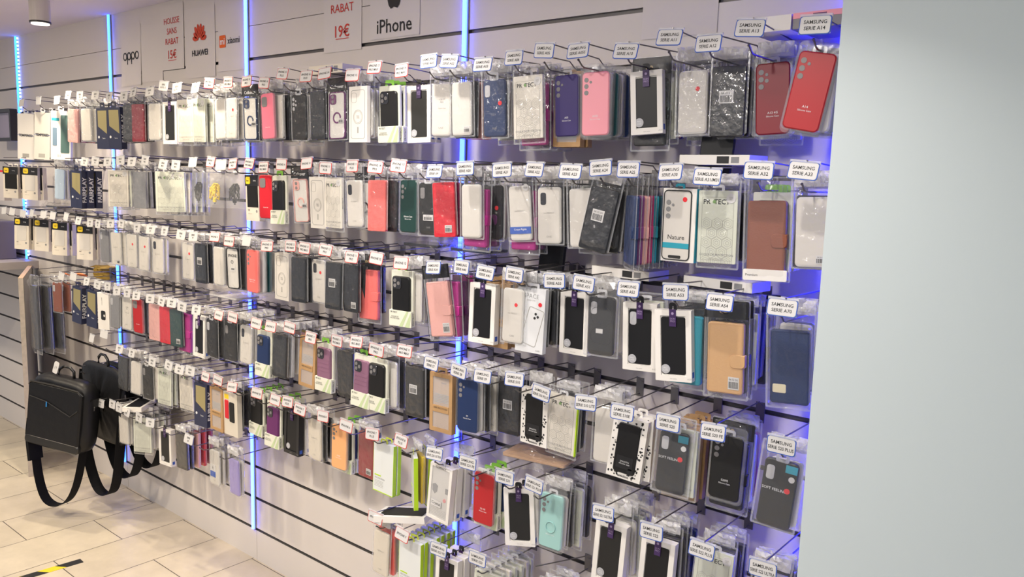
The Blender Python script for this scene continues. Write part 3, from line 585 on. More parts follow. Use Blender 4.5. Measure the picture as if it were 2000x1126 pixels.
BUILD = dict(sil=(P_sil, 'silicone_case_pack', 'phone case', '{c} silicone case in blister', .016), clr=(P_clr, 'gel_case_pack', 'phone case', 'clear gel case in crinkled bag', .013),
 box=(P_box, 'boxed_case_pack', 'boxed phone case', '{c} case in white window box', .026), pro=(P_pro, 'sleeve_pack', 'phone case sleeve', 'pale hexagon-print sleeve', .014),
 shr=(P_shr, 'wrapped_flip_case', 'flip phone case', '{c} flip case in shiny film', .018), blk=(P_blk, 'bagged_case_pack', 'phone case', '{c} case in clear bag', .013),
 wal=(P_wal, 'wallet_case_pack', 'wallet phone case', '{c} wallet case with clasp', .021), eco=(P_eco, 'carded_case_pack', 'phone case on card', '{c} case on green card', .020),
 ott=(P_ott, 'rugged_case_box', 'boxed phone case', 'cream box with yellow badge', .028), mag=(P_mag, 'ring_case_box', 'boxed phone case', 'white box with ring outline', .016),
 krf=(P_krf, 'kraft_case_box', 'boxed phone case', 'kraft cardboard window box', .022), leo=(P_leo, 'spotted_case_box', 'boxed phone case', 'black case in spotted box', .022),
 nat=(P_nat, 'nature_case_box', 'boxed phone case', 'white box with turquoise side', .026), spc=(P_spc, 'outline_case_box', 'boxed phone case', 'white SPACE box, tilted phone outline', .020),
 cry=(P_cry, 'crystal_case_box', 'boxed phone case', 'white window box reading Crystal', .024), grn=(P_grn, 'green_edged_sleeve', 'phone case sleeve', 'white sleeve with lime edge', .017),
 fai=(P_fai, 'navy_case_box', 'boxed phone case', 'navy box with white side letters', .032), cel=(P_cel, 'ring_case_pack', 'phone case', 'clear case with {c} ring', .015),
 chg=(P_chg, 'accessory_box', 'accessory box', '{c} flat accessory box', .024), cab=(P_cab, 'cable_pack', 'cable packet', 'coiled {c} cable in white bag', .024), rim=(P_rim, 'rimmed_case_pack', 'phone case', 'clear case with black rim', .014))
for k_ in ('clr', 'shr', 'blk', 'pro', 'wal', 'cel', 'rim'): BUILD[k_] = BUILD[k_][:4]+(BUILD[k_][4]+.0045,)
CACHE = {}
LIFT = dict(sil=.022, clr=.024, box=.018, pro=.008, shr=.018, blk=.018, wal=.022, eco=.014, ott=.010, krf=.012, leo=.010, nat=.008, spc=.012, cry=.010, grn=.006, cel=.020, mag=.010, rim=.018)
def packet(ty, c, v, loc, yaw=0, roll=0, pitch=0, label='', group=None, full=True):
    k = (ty, c, v)
    if k not in CACHE: CACHE[k] = [(n_, b_.build(n_), p_, l_) for n_, b_, p_, l_ in BUILD[ty][0](c, v)]
    fn, nm, cat, lk, th = BUILD[ty]
    e = link(nm, None, loc=loc, rot=(R_(pitch), R_(roll), R_(yaw)), label=label, cat=cat, group=group); made = []
    for n_, me, p_, l_ in CACHE[k]:
        made.append(link(n_, me, made[p_] if p_ is not None else e, loc=(0, 0, LIFT.get(ty, 0) if p_ is None and n_ != 'hang_tab' else 0), label=l_))
    return e
# ------------------------------------------------------------------ hooks
HK = {}
def hook(X, gz, text, border, tagpos, name_lab, L_=.2805, group=None):
    e = link('display_hook', None, loc=(X, 0, gz), label=name_lab, cat='display hook', group=group)
    if not HK:
        m = MB(); m.box(-.012, .012, -.003, .0005, -.045, .009, M_PLATE); m.box(-.012, .012, 0, .010, -.0055, .0055, M_PLATE); HK['pl'] = m.build('back_plate')
        m = MB(); m.tube([(0, -.002, -.036), (0, -.245, -.036), (0, -.256, -.033), (0, -.271, -.021)], .0021, M_STEEL); m.tube([(0, -.2715, -.0205), (0, -.2745, -.019)], .0030, M_STEEL); HK['pr'] = m.build('prong')
        for b in ('red', 'blue', 'grey', 'none'):
            m = MB(); bc = {'red': M_RINK, 'blue': M_BINK, 'grey': M_LINK, 'none': M_TAG}[b]; w_, h_ = .066, .039
            m.slab(0, 0, w_, h_, .007, 0, .0012, bc, .0002); m.slab(0, 0, w_-.0042, h_-.0042, .0055, -.0003, .0001, M_TAG, .0001); HK['tag'+b] = (m.v, m.f, m.m, m.mats)
        m = MB(); m.box(-.033, .033, -.001, .004, .0175, .0225, M_CLIP); m.box(-.033, .033, .0012, .0018, -.018, .018, M_CLIP); HK['clip'] = m.build('tag_clip')
    link('back_plate', HK['pl'], e); link('prong', HK['pr'], e); dz = (tagpos[2]-gz+.021) if tagpos else .012; m = MB(); m.tube([(.010, -.002, .000), (.010, -.012, .004), (.010, -.036, .019), (.010, -L_, dz)], .0018, M_STEEL); link('label_arm', m.build('label_arm'), e)
    if text is not None:
        v, f, mi, ms = HK['tag'+border]; m = MB(); m.v = list(v); m.f = [list(x) for x in f]; m.m = list(mi); m.mats = list(ms)
        ls = text.split('\n'); sz = .0105
        for i, t in enumerate(ls): m.text(t, sz, 0, -.0007, .0062-.0125*i if len(ls) > 1 else 0, M_INK, bold=.010, wmax=.058)
        rot = (R_(rnd.uniform(-14, -4)), R_(rnd.uniform(-5, 5)), R_(rnd.uniform(-6, 6)))
        t = link('tag_clip', HK['clip'], e, loc=Vector(tagpos)-Vector((X, 0, gz)), rot=rot, label='clear plastic tag clip')
        link('name_tag', m.build('name_tag'), t, label='white name tag with %s border' % border if border != 'none' else 'plain white name tag')
    return e
ORD = ['', 'first', 'second', 'third', 'fourth', 'fifth', 'sixth', 'seventh', 'eighth', 'ninth', 'tenth', 'eleventh', 'twelfth', 'thirteenth', 'fourteenth', 'fifteenth', 'sixteenth', 'seventeenth']
STRIP = ['before leftmost light strip', 'past leftmost light strip', 'past second light strip', 'past third light strip', 'past rightmost light strip']
# behind-stack recipes
BEH = dict(
 clear=['clr:white:', 'clr:white:plain', 'pro:white:', 'clr:white:dot'], mix=['clr:white:', 'shr:black:', 'pro:white:', 'clr:white:plain', 'blk:charcoal:5'],
 dark=['shr:black:', 'blk:black:', 'shr:charcoal:', 'shr:navy:'], bw=['clr:white:plain', 'shr:black:', 'pro:cream:', 'shr:charcoal:', 'clr:white:'],
 wallets=['shr:wine:', 'shr:navy:', 'shr:rose:', 'shr:teal:', 'shr:black:', 'shr:magenta:', 'shr:charcoal:'], purple=['wal:magenta:', 'wal:plum:', 'shr:magenta:', 'wal:black:', 'shr:plum:'],
 eco=['eco:black:', 'eco:navy:', 'eco:mauve:', 'eco:charcoal:'], pro=['pro:white:', 'pro:cream:', 'pro:white:'], ott=['ott:black:', 'ott:white:'], box=['box:black:', 'box:black:cam', 'clr:white:'],
 sil=['sil:silver:', 'sil:darkteal:', 'sil:white:', 'sil:navy:'], kraft=['krf:kraft:', 'krf:kraft:', 'krf:kraft:'], reds=['shr:black:', 'shr:rose:', 'shr:red:', 'shr:wine:'], boxteal=['wal:teal:nostrap', 'shr:black:', 'shr:navy:', 'wal:black:hdr'],
 grn=['grn:white:', 'grn:white:'], glass=['chg:grey:', 'chg:black:', 'chg:white:', 'chg:black:'], multi=['shr:plum:', 'shr:rose:', 'shr:darkteal:', 'shr:crimson:', 'shr:darkteal:'], navyfai=['fai:navy:'], gold=['wal:black:hdr', 'pro:white:', 'shr:wine:', 'shr:navy:'],
 spark=['shr:silver:', 'clr:white:', 'shr:rose:', 'shr:yellow:', 'shr:black:'])
# rows: (groove, row words, [ (tag x, tag y, tag text, border, front packet x, 'type:colour:variant', behind recipe, count, roll, yaw) ])
i_ = 'IPHONE '; s_ = 'SAMSUNG\nSERIE '
ROWS = [
(13, 'top row', [
 (41,201,'','none',43,'chg:white:tall','glass',3,3,20),(74,197,'','none',76,'chg:grey:tall','glass',2,3,12),(110,196,'','none',108,'chg:white:glass tall','',0,2,30),(132,186,'SERIE','none',138,'shr:rose:','multi',5,4,0),
 (155,187,'SERIE\nX5','none',167,'clr:white:plain','clear',5,0,0),(185,186,'SERIE\nX6','none',200,'fai:navy:','navyfai',1,0,0),(212,189,'SERIE\nX7','none',222,'fai:navy:','dark',3,0,0),(241,188,'SERIE\nX8','none',252,'shr:charcoal:','dark',2,0,0),
 (259,181,'SERIE\nX9','grey',268,'shr:crimson:','reds',1,0,0),(291,179,'SERIE\nA5','grey',301,'clr:white:plain','bw',5,0,0),(318,168,'SERIE\nNOTE 13','none',332,'box:charcoal:','',0,0,-4),(344,172,'SERIE\nNOTE 12','none',362,'pro:cream:','pro',3,0,0),
 (380,172,'SERIE\nNOTE 11','none',388,'pro:white:','pro',4,2,0),(407,163,i_+'X\nXS MAX','red',428,'clr:white:plain','clear',4,-3,0),(444,161,i_+'11\nPRO MAX','red',450,'clr:white:dot','mix',3,0,0),(480,159,i_+'14\nPRO','red',482,'cel:navy:','dark',3,0,6),
 (514,162,i_+'16\nPRO','red',518,'sil:pink:sq','bw',7,-3,0),(550,144,i_+'15\nPLUS','red',582,'blk:black:5','clear',3,0,4),(596,149,i_+'16\nPLUS','red',618,'shr:charcoal:','dark',4,0,0),(632,143,i_+'14','red',657,'cel:plum:','dark',4,-2,5),
 (686,147,i_+'15','red',699,'mag:white:','clear',4,0,0),(729,132,i_+'15\nPRO MAX','red',757,'eco:black:','eco',2,-1,3),(782,138,i_+'14\nPRO MAX','red',817,'box:charcoal:','box',1,-2,6),
 (835,120,s_+'A01','blue',860,'clr:white:txt','clear',2,0,8),(875,120,s_+'A02','blue',897,'clr:white:plain bar','reds',3,-2,4),(940,128,s_+'A03','blue',962,'blk:navy:dot','clear',4,-2,8),(1001,113,s_+'A04','blue',1028,'pro:cream:','purple',4,-3,6),
 (1060,99,s_+'A05','blue',1102,'sil:purple:A05','kraft',2,-2,0),(1126,99,s_+'A05S','blue',1160,'sil:rosepink:A05S','sil',5,-2,8),(1219,100,s_+'A10','blue',1258,'box:black:small','gold',4,-4,10),
 (1304,73,s_+'A11','blue',1350,'clr:white:dot plain','clear',3,-2,8),(1380,85,s_+'A12','blue',1420,'shr:black:mid','dark',3,-1,10),(1461,55,s_+'A13','blue',1503,'sil:crimson:A13 4G|5','clear',4,-4,8),(1588,49,s_+'A14','blue',1592,'sil:brightred:A14','sil',4,10,6)]),
(11, 'second row', [
 (5,318,None,'none',22,'ott:black:','ott',3,2,22),(40,318,None,'none',60,'ott:white:','ott',1,2,22),(95,322,None,'none',116,'clr:iceblue:plain','clear',5,3,0),(125,322,None,'none',150,'fai:navy:','navyfai',2,3,0),
 (164,316,'SERIE\nP8','none',0,'','',0,0,0),(185,315,'SERIE\nP9','none',0,'','',0,0,0),(209,316,'SERIE\nP10','none',231,'pro:cream:','pro',2,0,26),(234,313,'SERIE\nP20','none',0,'','',0,0,0),(256,316,'SERIE\nP30','none',272,'shr:grey:','kdark',4,0,0),
 (282,313,'SERIE\nP40','none',0,'','',0,0,0),(317,321,'SERIE\nM10','none',322,'pro:white:','pro',5,0,28),(342,324,'SERIE\nM11','none',0,'','',0,0,0),(375,317,'','none',385,'cab:black:','',0,0,0),(410,316,i_+'11\nPRO','red',412,'cab:yellow:','',0,0,25),
 (430,322,'','none',455,'cab:black:','',0,0,20),(453,320,i_+'13\nPRO','red',492,'ott:black:','sil',2,-1,0),(485,319,i_+'12\nPRO MAX','red',517,'sil:red:sq','',0,-1,4),(513,332,i_+'13\nPRO MAX','red',543,'eco:black:bump','eco',0,-2,0),
 (548,321,i_+'14','red',584,'cel:rose:','dark',2,-3,5),(597,319,i_+'14','red',618,'mag:grey:','clear',5,-1,0),(634,328,i_+'11\nPLUS','red',650,'pro:cream:','pro',0,0,0),(686,324,i_+'11\nPLUS','red',687,'clr:white:hole','cel',2,-2,3),
 (731,326,i_+'14\nPRO','red',734,'shr:coral:','dark',3,-1,4),(776,324,i_+'13\nPRO','red',796,'sil:dkgreen:','clear',1,-1,0),(816,332,None,'none',834,'blk:charcoal:labc','clear',0,-1,6),(846,337,s_+'A9','blue',862,'shr:red:lab','wallets',4,-4,6),
 (906,329,s_+'A20','blue',917,'clr:white:plain','purple',2,-2,4),(920,338,None,'none',957,'blk:black:dot','clear',2,-1,6),(978,332,s_+'A21','blue',1009,'clr:white:band','purple',3,-5,6),(1041,331,s_+'A22','blue',1068,'clr:white:hole','dark',3,-3,8),
 (1111,335,s_+'A23','blue',1131,'clr:white:plain','clear',4,-4,8),(1170,328,s_+'A24','blue',1180,'shr:black:mid','dark',4,11,6),(1224,331,s_+'A25','blue',1232,'','',0,0,0),(1306,336,s_+'A30','blue',1324,'nat:teal:','clear',2,0,0),
 (1378,345,s_+'A31/M31','blue',1398,'pro:white:','dark',3,-1,6),(1478,333,s_+'A32','blue',1492,'wal:brown:pouch','eco',3,-2,6),(1565,333,s_+'A33','blue',1581,'clr:white:plain bar','dark',1,-3,6)]),
(9, 'third row', [
 (7,411,'','none',0,'','',0,0,0),(23,413,'','none',44,'ott:white:','ott',2,2,22),(44,417,'','none',82,'ott:white:','ott',1,2,22),(61,416,'','none',0,'','',0,0,0),(84,419,'','none',118,'ott:white:','ott',2,2,22),(102,421,'','none',0,'','',0,0,0),
 (128,423,'','none',166,'ott:white:','ott',1,1,22),(152,431,'SERIE\nX','grey',0,'','',0,0,0),(175,436,'SERIE\nXR','grey',202,'blk:grey:','clear',1,0,0),(190,437,'SERIE\nSE','none',0,'','',0,0,0),(215,437,'SERIE\nX2','grey',222,'clr:white:bar','clear',2,0,0),
 (236,437,'SERIE\nX3','grey',255,'clr:white:dot','clear',2,1,0),(266,445,'SERIE\nG8','none',280,'clr:white:dot','clear',2,1,0),(293,448,'SERIE\nG9','none',307,'clr:white:hole','clear',1,1,0),(320,451,'SERIE\nG10','none',0,'','',0,0,0),
 (352,461,'SERIE\nY6','none',366,'clr:white:dot','',0,1,0),(376,464,'SERIE\nY7','none',390,'shr:black:mid','dark',4,0,3),(418,462,i_+'X','red',425,'clr:white:plain','clear',5,0,0),(446,473,i_+'XR','red',452,'rim:black:','dark',3,-2,3),
 (480,470,'','none',492,'sil:coral:','sil',4,0,0),(520,481,i_+'13\nPRO','red',550,'mag:grey:','bw',2,1,0),(566,480,i_+'12\nPRO MAX','red',582,'shr:black:','dark',2,0,4),(593,484,i_+'12\nPRO MAX','red',620,'clr:white:dot hole','clear',1,0,0),
 (634,488,i_+'12\nPRO','red',650,'shr:charcoal:mid case','clear',1,0,4),(665,498,None,'none',684,'shr:black:lab','dark',3,0,0),(685,505,i_+'11\nPRO','red',718,'wal:coral:hdr','dark',1,-1,4),(733,504,i_+'12','red',0,'','',0,0,0),
 (781,513,i_+'12','red',778,'eco:black:','clear',3,0,4),(844,522,s_+'A34','blue',848,'wal:rose:hdr lab','purple',5,-9,4),(899,521,s_+'A40','blue',0,'','',0,0,0),(945,532,s_+'A41','blue',936,'box:black:','kraft',3,0,6),(1002,536,s_+'A42','blue',1000,'clr:white:dot','clear',1,0,0),
 (1020,545,None,'none',1037,'spc:white:','dark',4,1,4),(1080,548,s_+'A50','blue',1120,'box:black:','dark',2,0,4),(1137,553,s_+'A51','blue',1173,'blk:black:glos','clear',3,0,8),(1224,564,s_+'A52','blue',1246,'box:black:cam','pro',1,-2,8),
 (1316,570,s_+'A53','blue',1309,'box:black:','boxteal',5,-4,8),(1402,590,s_+'A54','blue',1412,'wal:gold:hdr lab','gold',5,-2,8),(1524,600,s_+'A70','blue',1537,'wal:navy:nostrap tag slip','clear',2,-3,8)]),
(7, 'fourth row', [
 (142,540,'','none',152,'fai:navy:','navyfai',1,5,0),(168,549,'SERIE\nZ1','none',180,'fai:navy:','dark',2,5,0),(189,556,'SERIE\nZ2','none',202,'chg:white:shape','',0,1,0),(209,559,'SERIE\nZ3','none',224,'blk:grey:','clear',1,1,0),
 (227,568,'SERIE\nZ5','none',248,'clr:white:txt','clear',1,1,0),(247,572,'SERIE\nZ6','none',267,'sil:brightred:sq','dark',2,1,0),(265,577,'SERIE\nM20','none',0,'','',0,0,0),(292,583,'SERIE\nM30','none',299,'shr:rose:','reds',2,1,0),(314,588,'SERIE\nM31','none',318,'shr:red:','dark',1,1,0),
 (334,591,'SERIE\nM32','none',338,'shr:dkgreen:lab','purple',2,1,0),(354,599,'SERIE\nM33','none',0,'','',0,0,0),(382,605,'SERIE\nM51','none',388,'box:black:cam','dark',1,1,0),(405,610,None,'none',412,'blk:black:','dark',2,2,0),(426,615,i_+'7','red',449,'blk:charcoal:','dark',3,1,3),
 (453,619,i_+'8','red',480,'clr:white:hole','clear',4,2,2),(499,631,i_+'X','red',514,'eco:navy:bump','eco',1,1,2),(527,637,i_+'X','red',546,'shr:charcoal:','spark',5,2,2),(564,639,i_+'XS MAX','red',602,'krf:kraft:','dark',0,3,0),
 (605,663,i_+'11\nPRO','red',632,'eco:mauve:lines','clear',3,1,3),(656,665,i_+'11\nPRO MAX','red',672,'shr:black:','dark',3,0,0),(694,667,i_+'11\nPRO MAX','red',706,'eco:mauve:lines','',0,1,2),(733,683,i_+'11\nPRO','red',735,'eco:black:','bw',3,1,3),
 (788,685,i_+'11\nPRO MAX','red',808,'shr:charcoal:mid','dark',2,0,4),(840,709,s_+'S7','blue',860,'krf:kraft:','dark',1,0,4),(893,724,s_+'S8','blue',911,'sil:navy:S9','bw',4,0,6),(940,734,s_+'S9','blue',992,'shr:black:mid','dark',2,0,4),
 (1002,740,s_+'S10','blue',1043,'leo:black:','clear',1,1,2),(1054,767,s_+'S10 PLUS','blue',1098,'pro:cream:lime','dark',2,3,4),(1141,786,s_+'S10 LITE','blue',1183,'clr:white:plain','clear',2,0,6),(1212,805,s_+'S10E','blue',1230,'leo:black:','leo',2,6,8),
 (1301,825,s_+'S20','blue',1314,'blk:black:soft dot','kraftl',5,3,8),(1389,843,s_+'S20 FE','blue',1418,'sil:charcoal:S20FE','gold',3,2,8),(1522,869,s_+'S20 PLUS','blue',1523,'blk:black:soft dot','mix',1,5,8)]),
(5, 'fifth row', [
 (178,660,'','none',0,'','',0,0,0),(202,652,'','none',0,'','',0,0,0),(232,681,'SERIE\nZ7','none',232,'shr:charcoal:','dark',1,4,0),(256,689,'SERIE\nZ8','none',256,'clr:white:plain','clear',1,2,0),(278,700,None,'none',286,'blk:charcoal:','clear',1,1,0),(296,706,'SERIE\nM12','none',322,'pro:white:','pro',2,1,0),
 (328,713,'SERIE\nM13','none',363,'pro:cream:','pro',3,1,0),(349,721,'SERIE\nM21','none',0,'','',0,0,0),(370,724,'SERIE\nM22','none',392,'fai:navy:','clear',1,1,0),(400,735,i_+'6','red',423,'krf:kraft:','',0,1,0),(424,742,i_+'6','red',450,'chg:cream:two','dark',3,1,2),
 (452,755,i_+'7','red',500,'eco:black:bump','eco',4,2,0),(500,767,i_+'SE','red',533,'eco:plum:','eco',4,1,0),(536,780,i_+'7','red',570,'box:black:dark','box',1,1,0),(560,784,i_+'8\nPLUS','red',0,'','',0,0,0),(584,799,i_+'7\nPLUS','red',612,'clr:cream:','dark',2,1,0),
 (629,812,i_+'8','red',661,'sil:peach:CASE','eco',3,1,3),(674,831,i_+'6','red',714,'shr:crimson:lab','dark',1,1,0),(725,847,i_+'7\nPLUS','red',750,'grn:white:','grn',1,2,2),(781,860,i_+'8\nPLUS','red',805,'grn:white:','yel',3,2,-38),
 (846,885,s_+'S20 ULTRA','blue',861,'cry:white:','box',3,5,3),(911,903,s_+'S21 FE','blue',944,'sil:brightred:S21 FE','eco',3,1,4),(983,931,s_+'S21','blue',1010,'box:charcoal:','box',2,-4,24),(1040,946,s_+'S21 PLUS','blue',1076,'sil:mint:ring','mix',5,1,6),
 (1175,1001,s_+'S21 ULTRA','blue',1192,'box:charcoal:','clear',5,3,4),(1269,1037,s_+'S22','blue',1283,'box:black:','dark',4,2,6),(1367,1072,s_+'S22 PLUS','blue',1393,'pro:white:','dark',3,3,6),(1486,1110,s_+'S22 ULTRA','blue',1500,'clr:white:plain','mix',3,3,6)]),
(3, 'bottom row', [
 (177,775,'','none',0,'','',0,0,0),(195,788,'SERIE\nY5','none',219,'blk:charcoal:','clear',4,0,0),(218,789,'SERIE\nY6','none',240,'clr:white:plain','clear',2,0,0),(231,796,'SERIE\nY7','none',0,'','',0,0,0),(247,804,'SERIE\nY9','none',278,'pro:white:','clear',4,0,20),
 (270,815,'SERIE\nG7','none',0,'','',0,0,0),(292,825,'SERIE\nG8','none',322,'box:charcoal:','',0,0,0),(320,840,None,'none',353,'shr:charcoal:','reds',4,0,0),(367,857,'SERIE\nG9','none',0,'','',0,0,0),(385,850,None,'none',418,'clr:white:sticker','clear',3,0,0),(425,862,None,'none',455,'clr:lilac:plain','clear',1,0,0),
 (731,1010,i_+'6','red',744,'clr:cream:','coral',2,2,3),(783,1043,i_+'7','red',800,'grn:white:','grn',6,2,3),(854,1072,s_+'S23 FE','blue',872,'box:black:','box',3,1,4),(930,1090,s_+'S23','blue',950,'pro:white:','pro',6,1,5),(1040,1110,None,'none',1075,'blk:black:','dark',3,1,5)]),
]
BEH['kdark'] = ['shr:grey:', 'shr:charcoal:', 'shr:kraft:', 'shr:brown:']; BEH['cel'] = ['cel:black:', 'clr:white:plain']; BEH['leo'] = ['leo:black:']; BEH['kraftl'] = ['pro:white:', 'krf:kraft:', 'krf:kraft:', 'krf:kraft:', 'krf:kraft:']
BEH['yel'] = ['shr:yellow:', 'grn:white:', 'shr:blue:']; BEH['coral'] = ['sil:coral:', 'clr:white:plain']; BEH['glass'] = ['chg:black:tall', 'chg:white:tall', 'chg:black:tall', 'chg:grey:tall']
LEDX = [-W, 0, W, 2*W]; TL = .283
def proj(P):
    d = Vector(P)-Vector(CAM); return 1000+FPX*d.dot(RT)/d.dot(FW), 563-FPX*d.dot(UP)/d.dot(FW)
def words(s): return s
for gk, rw, items in ROWS:
    gz = G(gk)+{13: .003, 11: .006, 9: .019, 7: .014, 5: .020, 3: .025}[gk]; cnt = {}
    for (lx, ly, text, border, pcx, front, beh, n, roll, yaw) in items:
        T = at(lx, ly, Y=-TL); X = T.x; sec = sum(X > q for q in LEDX); cnt[sec] = cnt.get(sec, 0)+1
        where = '%s hook %s, %s' % (ORD[cnt[sec]], STRIP[sec], rw)
        tg = 'bare steel' if text is None else 'steel'
        # the tag hangs under the arm: keep the height close to the arm
        tz = min(max(T.z, gz-.012), gz+.055)
        hook(X, gz, text, border, (X+.004, -TL, tz), 'steel %s' % where, group='display hooks of the %s' % rw)
        if not front: continue
        if sec <= 2: yaw += 7 if gk < 10 else 12
        # depth of the front packet along the prong
        best = None; hz = gz-.036
        for k in range(60):
            y = -.252+k*.0035; e_ = abs(proj((X, y, hz-.10))[0]-pcx)
            if best is None or e_ < best[0]: best = (e_, y)
        y = best[1]; x = X
        if y <= -.2485: x = at(pcx, proj((X, y, hz-.1))[1], Y=y).x; x = X+max(-.030, min(.030, x-X))
        y = min(y, -.12 if n else -.05)
        ty, c, v = front.split(':'); fl = BUILD[ty][3].format(c=PAL[c][1])
        if ty == 'chg' and 'shape' in v: fl = 'white box with black holder'
        if ty == 'chg' and 'two' in v: fl = 'cream box picturing two cases'
        lab = '%s, frontmost on %s' % (fl, where)
        if len(lab.split()) > 16: lab = lab.replace(' in shiny film', '').replace(' in clear bag', '')
        packet(ty, c, v, (x, y, hz), yaw+rnd.uniform(-2, 2), roll, rnd.uniform(-1.5, 1.5), lab, group='front packets of the %s' % rw)
        yy = y+BUILD[ty][4]+.003
        rec = BEH.get(beh, []); left = -.008-yy
        if not rec or not n: continue
        lst = [rec[k % len(rec)].split(':') for k in range(n)]; tot = sum(BUILD[q[0]][4] for q in lst)
        while lst and tot > left: tot -= BUILD[lst.pop()[0]][4]
        gap = min(.009, max(0, (left-tot)/max(1, len(lst))))
        for k, (t2, c2, v2) in enumerate(lst):
            l2 = dict(sil='%s silicone case', clr='clear gel case', box='%s boxed case', pro='pale hexagon sleeve', shr='%s flip case', blk='%s bagged case', wal='%s wallet case', eco='%s carded case', ott='cream badge box', krf='kraft window box',
                      leo='spotted box', grn='lime edged sleeve', fai='navy lettered box', cel='ringed clear case', chg='%s accessory box')[t2]
            if '%s' in l2: l2 = l2 % PAL[c2][1].split()[-1]
            packet(t2, c2, v2, (X+rnd.uniform(-.003, .003), yy, hz), yaw*.6+rnd.uniform(-1.5, 1.5), roll*.4+rnd.uniform(-1.5, 1.5), rnd.uniform(-1, 1), '%s, %s in stack on %s' % (l2, ORD[k+2], where), group='packets hanging behind in the %s' % rw)
            yy += BUILD[t2][4]+gap
# fanned wallets turned edge-on on the hook of the second row between the tilted black flip case and the turquoise sided box
X0 = at(1224, 331, Y=-TL).x; hz = G(11)-.030
for k, c in enumerate(('navy', 'plum', 'rose', 'wine', 'teal', 'darkteal', 'charcoal', 'rose', 'crimson', 'magenta')):
    packet('wal', c, 'edge', (X0, -.265+k*.0235, hz), -44+rnd.uniform(-3, 3), rnd.uniform(-2, 2), 0, '%s wallet case, %s of edge-on fan beside turquoise-sided box, second row' % (PAL[c][1], ORD[k+1]), group='edge-on wallet cases in the second row')
# ------------------------------------------------------------------ things lying on the hooks
def lying(name, loc, size, yaw, label, cat, col=M_CARD, deco=None, pitch=0, roll=0):
    sx, sy, sz = size; m = MB(); m.box(-sx/2, sx/2, -sy/2, sy/2, 0, sz, col)
    e = link(name, m.build(name), loc=loc, rot=(R_(pitch), R_(roll), R_(yaw)), label=label, cat=cat)
    if deco: deco(e, sx, sy, sz)
    return e
def deco_bc(e, sx, sy, sz):
    q = MB(); q.box(sx*.05, sx*.22, -sy/2-.0006, -sy/2, sz*.15, sz*.85, M_INK); q.box(sx*.25, sx*.36, -sy/2-.0006, -sy/2, sz*.2, sz*.8, M_GINK); link('printed_label', q.build('printed_label'), e)
lying('lying_case_box', (3.52, -.12, G(11)+.027), (.19, .09, .024), -4, 'slim white box lying on hooks of the second row near right end', 'boxed phone case', deco=deco_bc)
lying('lying_case_box', (3.27, -.12, G(9)+.027), (.19, .09, .024), -5, 'slim white box lying on the hooks beneath the edge-on wallet fan', 'boxed phone case', deco=deco_bc)
lying('lying_case_box', (3.55, -.12, G(9)+.027), (.19, .09, .024), -5, 'slim white box on third row hooks left of blue glowing wall corner', 'boxed phone case', deco=deco_bc)
lying('lying_case_box', (2.02, -.13, G(13)+.027), (.19, .09, .030), 0, 'cream box lying on the top row hooks', 'boxed phone case', col=mat('cream_carton'), deco=deco_bc)
lying('lying_case_box', (3.64, -.10, G(13)+.027), (.10, .14, .034), -2, 'white box lying on top row hooks beside a pink cased phone box', 'boxed phone case')
def deco_pink(e, sx, sy, sz):
    q = MB(); q.box(-sx/2, sx/2, -sy/2-.001, sy/2, sz, sz+.012, pm('rosepink')); q.box(-.02, .01, -sy/2-.0016, -sy/2, sz+.003, sz+.008, pm('plum')); link('phone_case', q.build('phone_case'), e)
lying('lying_case_pack', (3.76, -.10, G(13)+.027), (.13, .15, .022), -2, 'pink case lying on a grey tray at the right end of top row', 'phone case', col=mat('grey_tray', (.25, .24, .24), .5), deco=deco_pink)
def deco_win(e, sx, sy, sz):
    q = MB(); q.box(-sx/2+.016, sx/2-.012, -sy/2+.012, sy/2-.012, sz, sz+.0015, pm('charcoal')); link('phone_case', q.build('phone_case'), e)
lying('lying_case_box', (2.50, -.215, G(3)+.04), (.19, .092, .022), 20, 'white window box with black case tilted above the lime sleeves', 'boxed phone case', deco=deco_win, roll=-8)
lying('lying_case_box', (.60, -.20, G(3)+.03), (.18, .092, .022), -50, 'white window box lying on bottom row hooks right of the black bags', 'boxed phone case', deco=deco_win)
# crumpled film packets lying flat
def crumple(loc, size, c, label, yaw=0, seed=3, mt=None, inner=None):
    e = link('lying_packet', None, loc=loc, rot=(R_(90), 0, R_(yaw)), label=label, cat='phone case')
    b = bag(size[0], size[1], size[2], mt or M_FILM, top=size[1]/2, amp=.006, seed=seed, nx=10, nz=8); link('plastic_bag', b.build('plastic_bag'), e)
    q = MB(); q.slab(0, 0, size[0]*.8, size[1]*.72, .008, .006, .016, inner or pm(c, 'wrap'), .003); link('folding_case', q.build('folding_case'), e)
crumple((3.00, -.13, G(5)+.05), (.26, .16, .03), 'tan', 'tan case in crumpled film lying above the mint case stack', 10, 3)
crumple((1.35, -.14, G(7)+.045), (.26, .16, .03), 'white', 'white crumpled packet lying on hooks beside the third light strip', 0, 5)
crumple((2.50, -.12, G(9)+.045), (.20, .13, .03), 'charcoal', 'dark crumpled packet lying on hooks left of the rightmost light strip', 0, 6)
crumple((2.72, -.12, G(9)+.045), (.20, .14, .03), 'navy', 'navy crumpled packet lying across the rightmost light strip', 0, 7)
crumple((-.45, -.12, G(9)+.04), (.2, .12, .025), 'charcoal', 'dark packet lying above the yellow badge boxes', 0, 9)
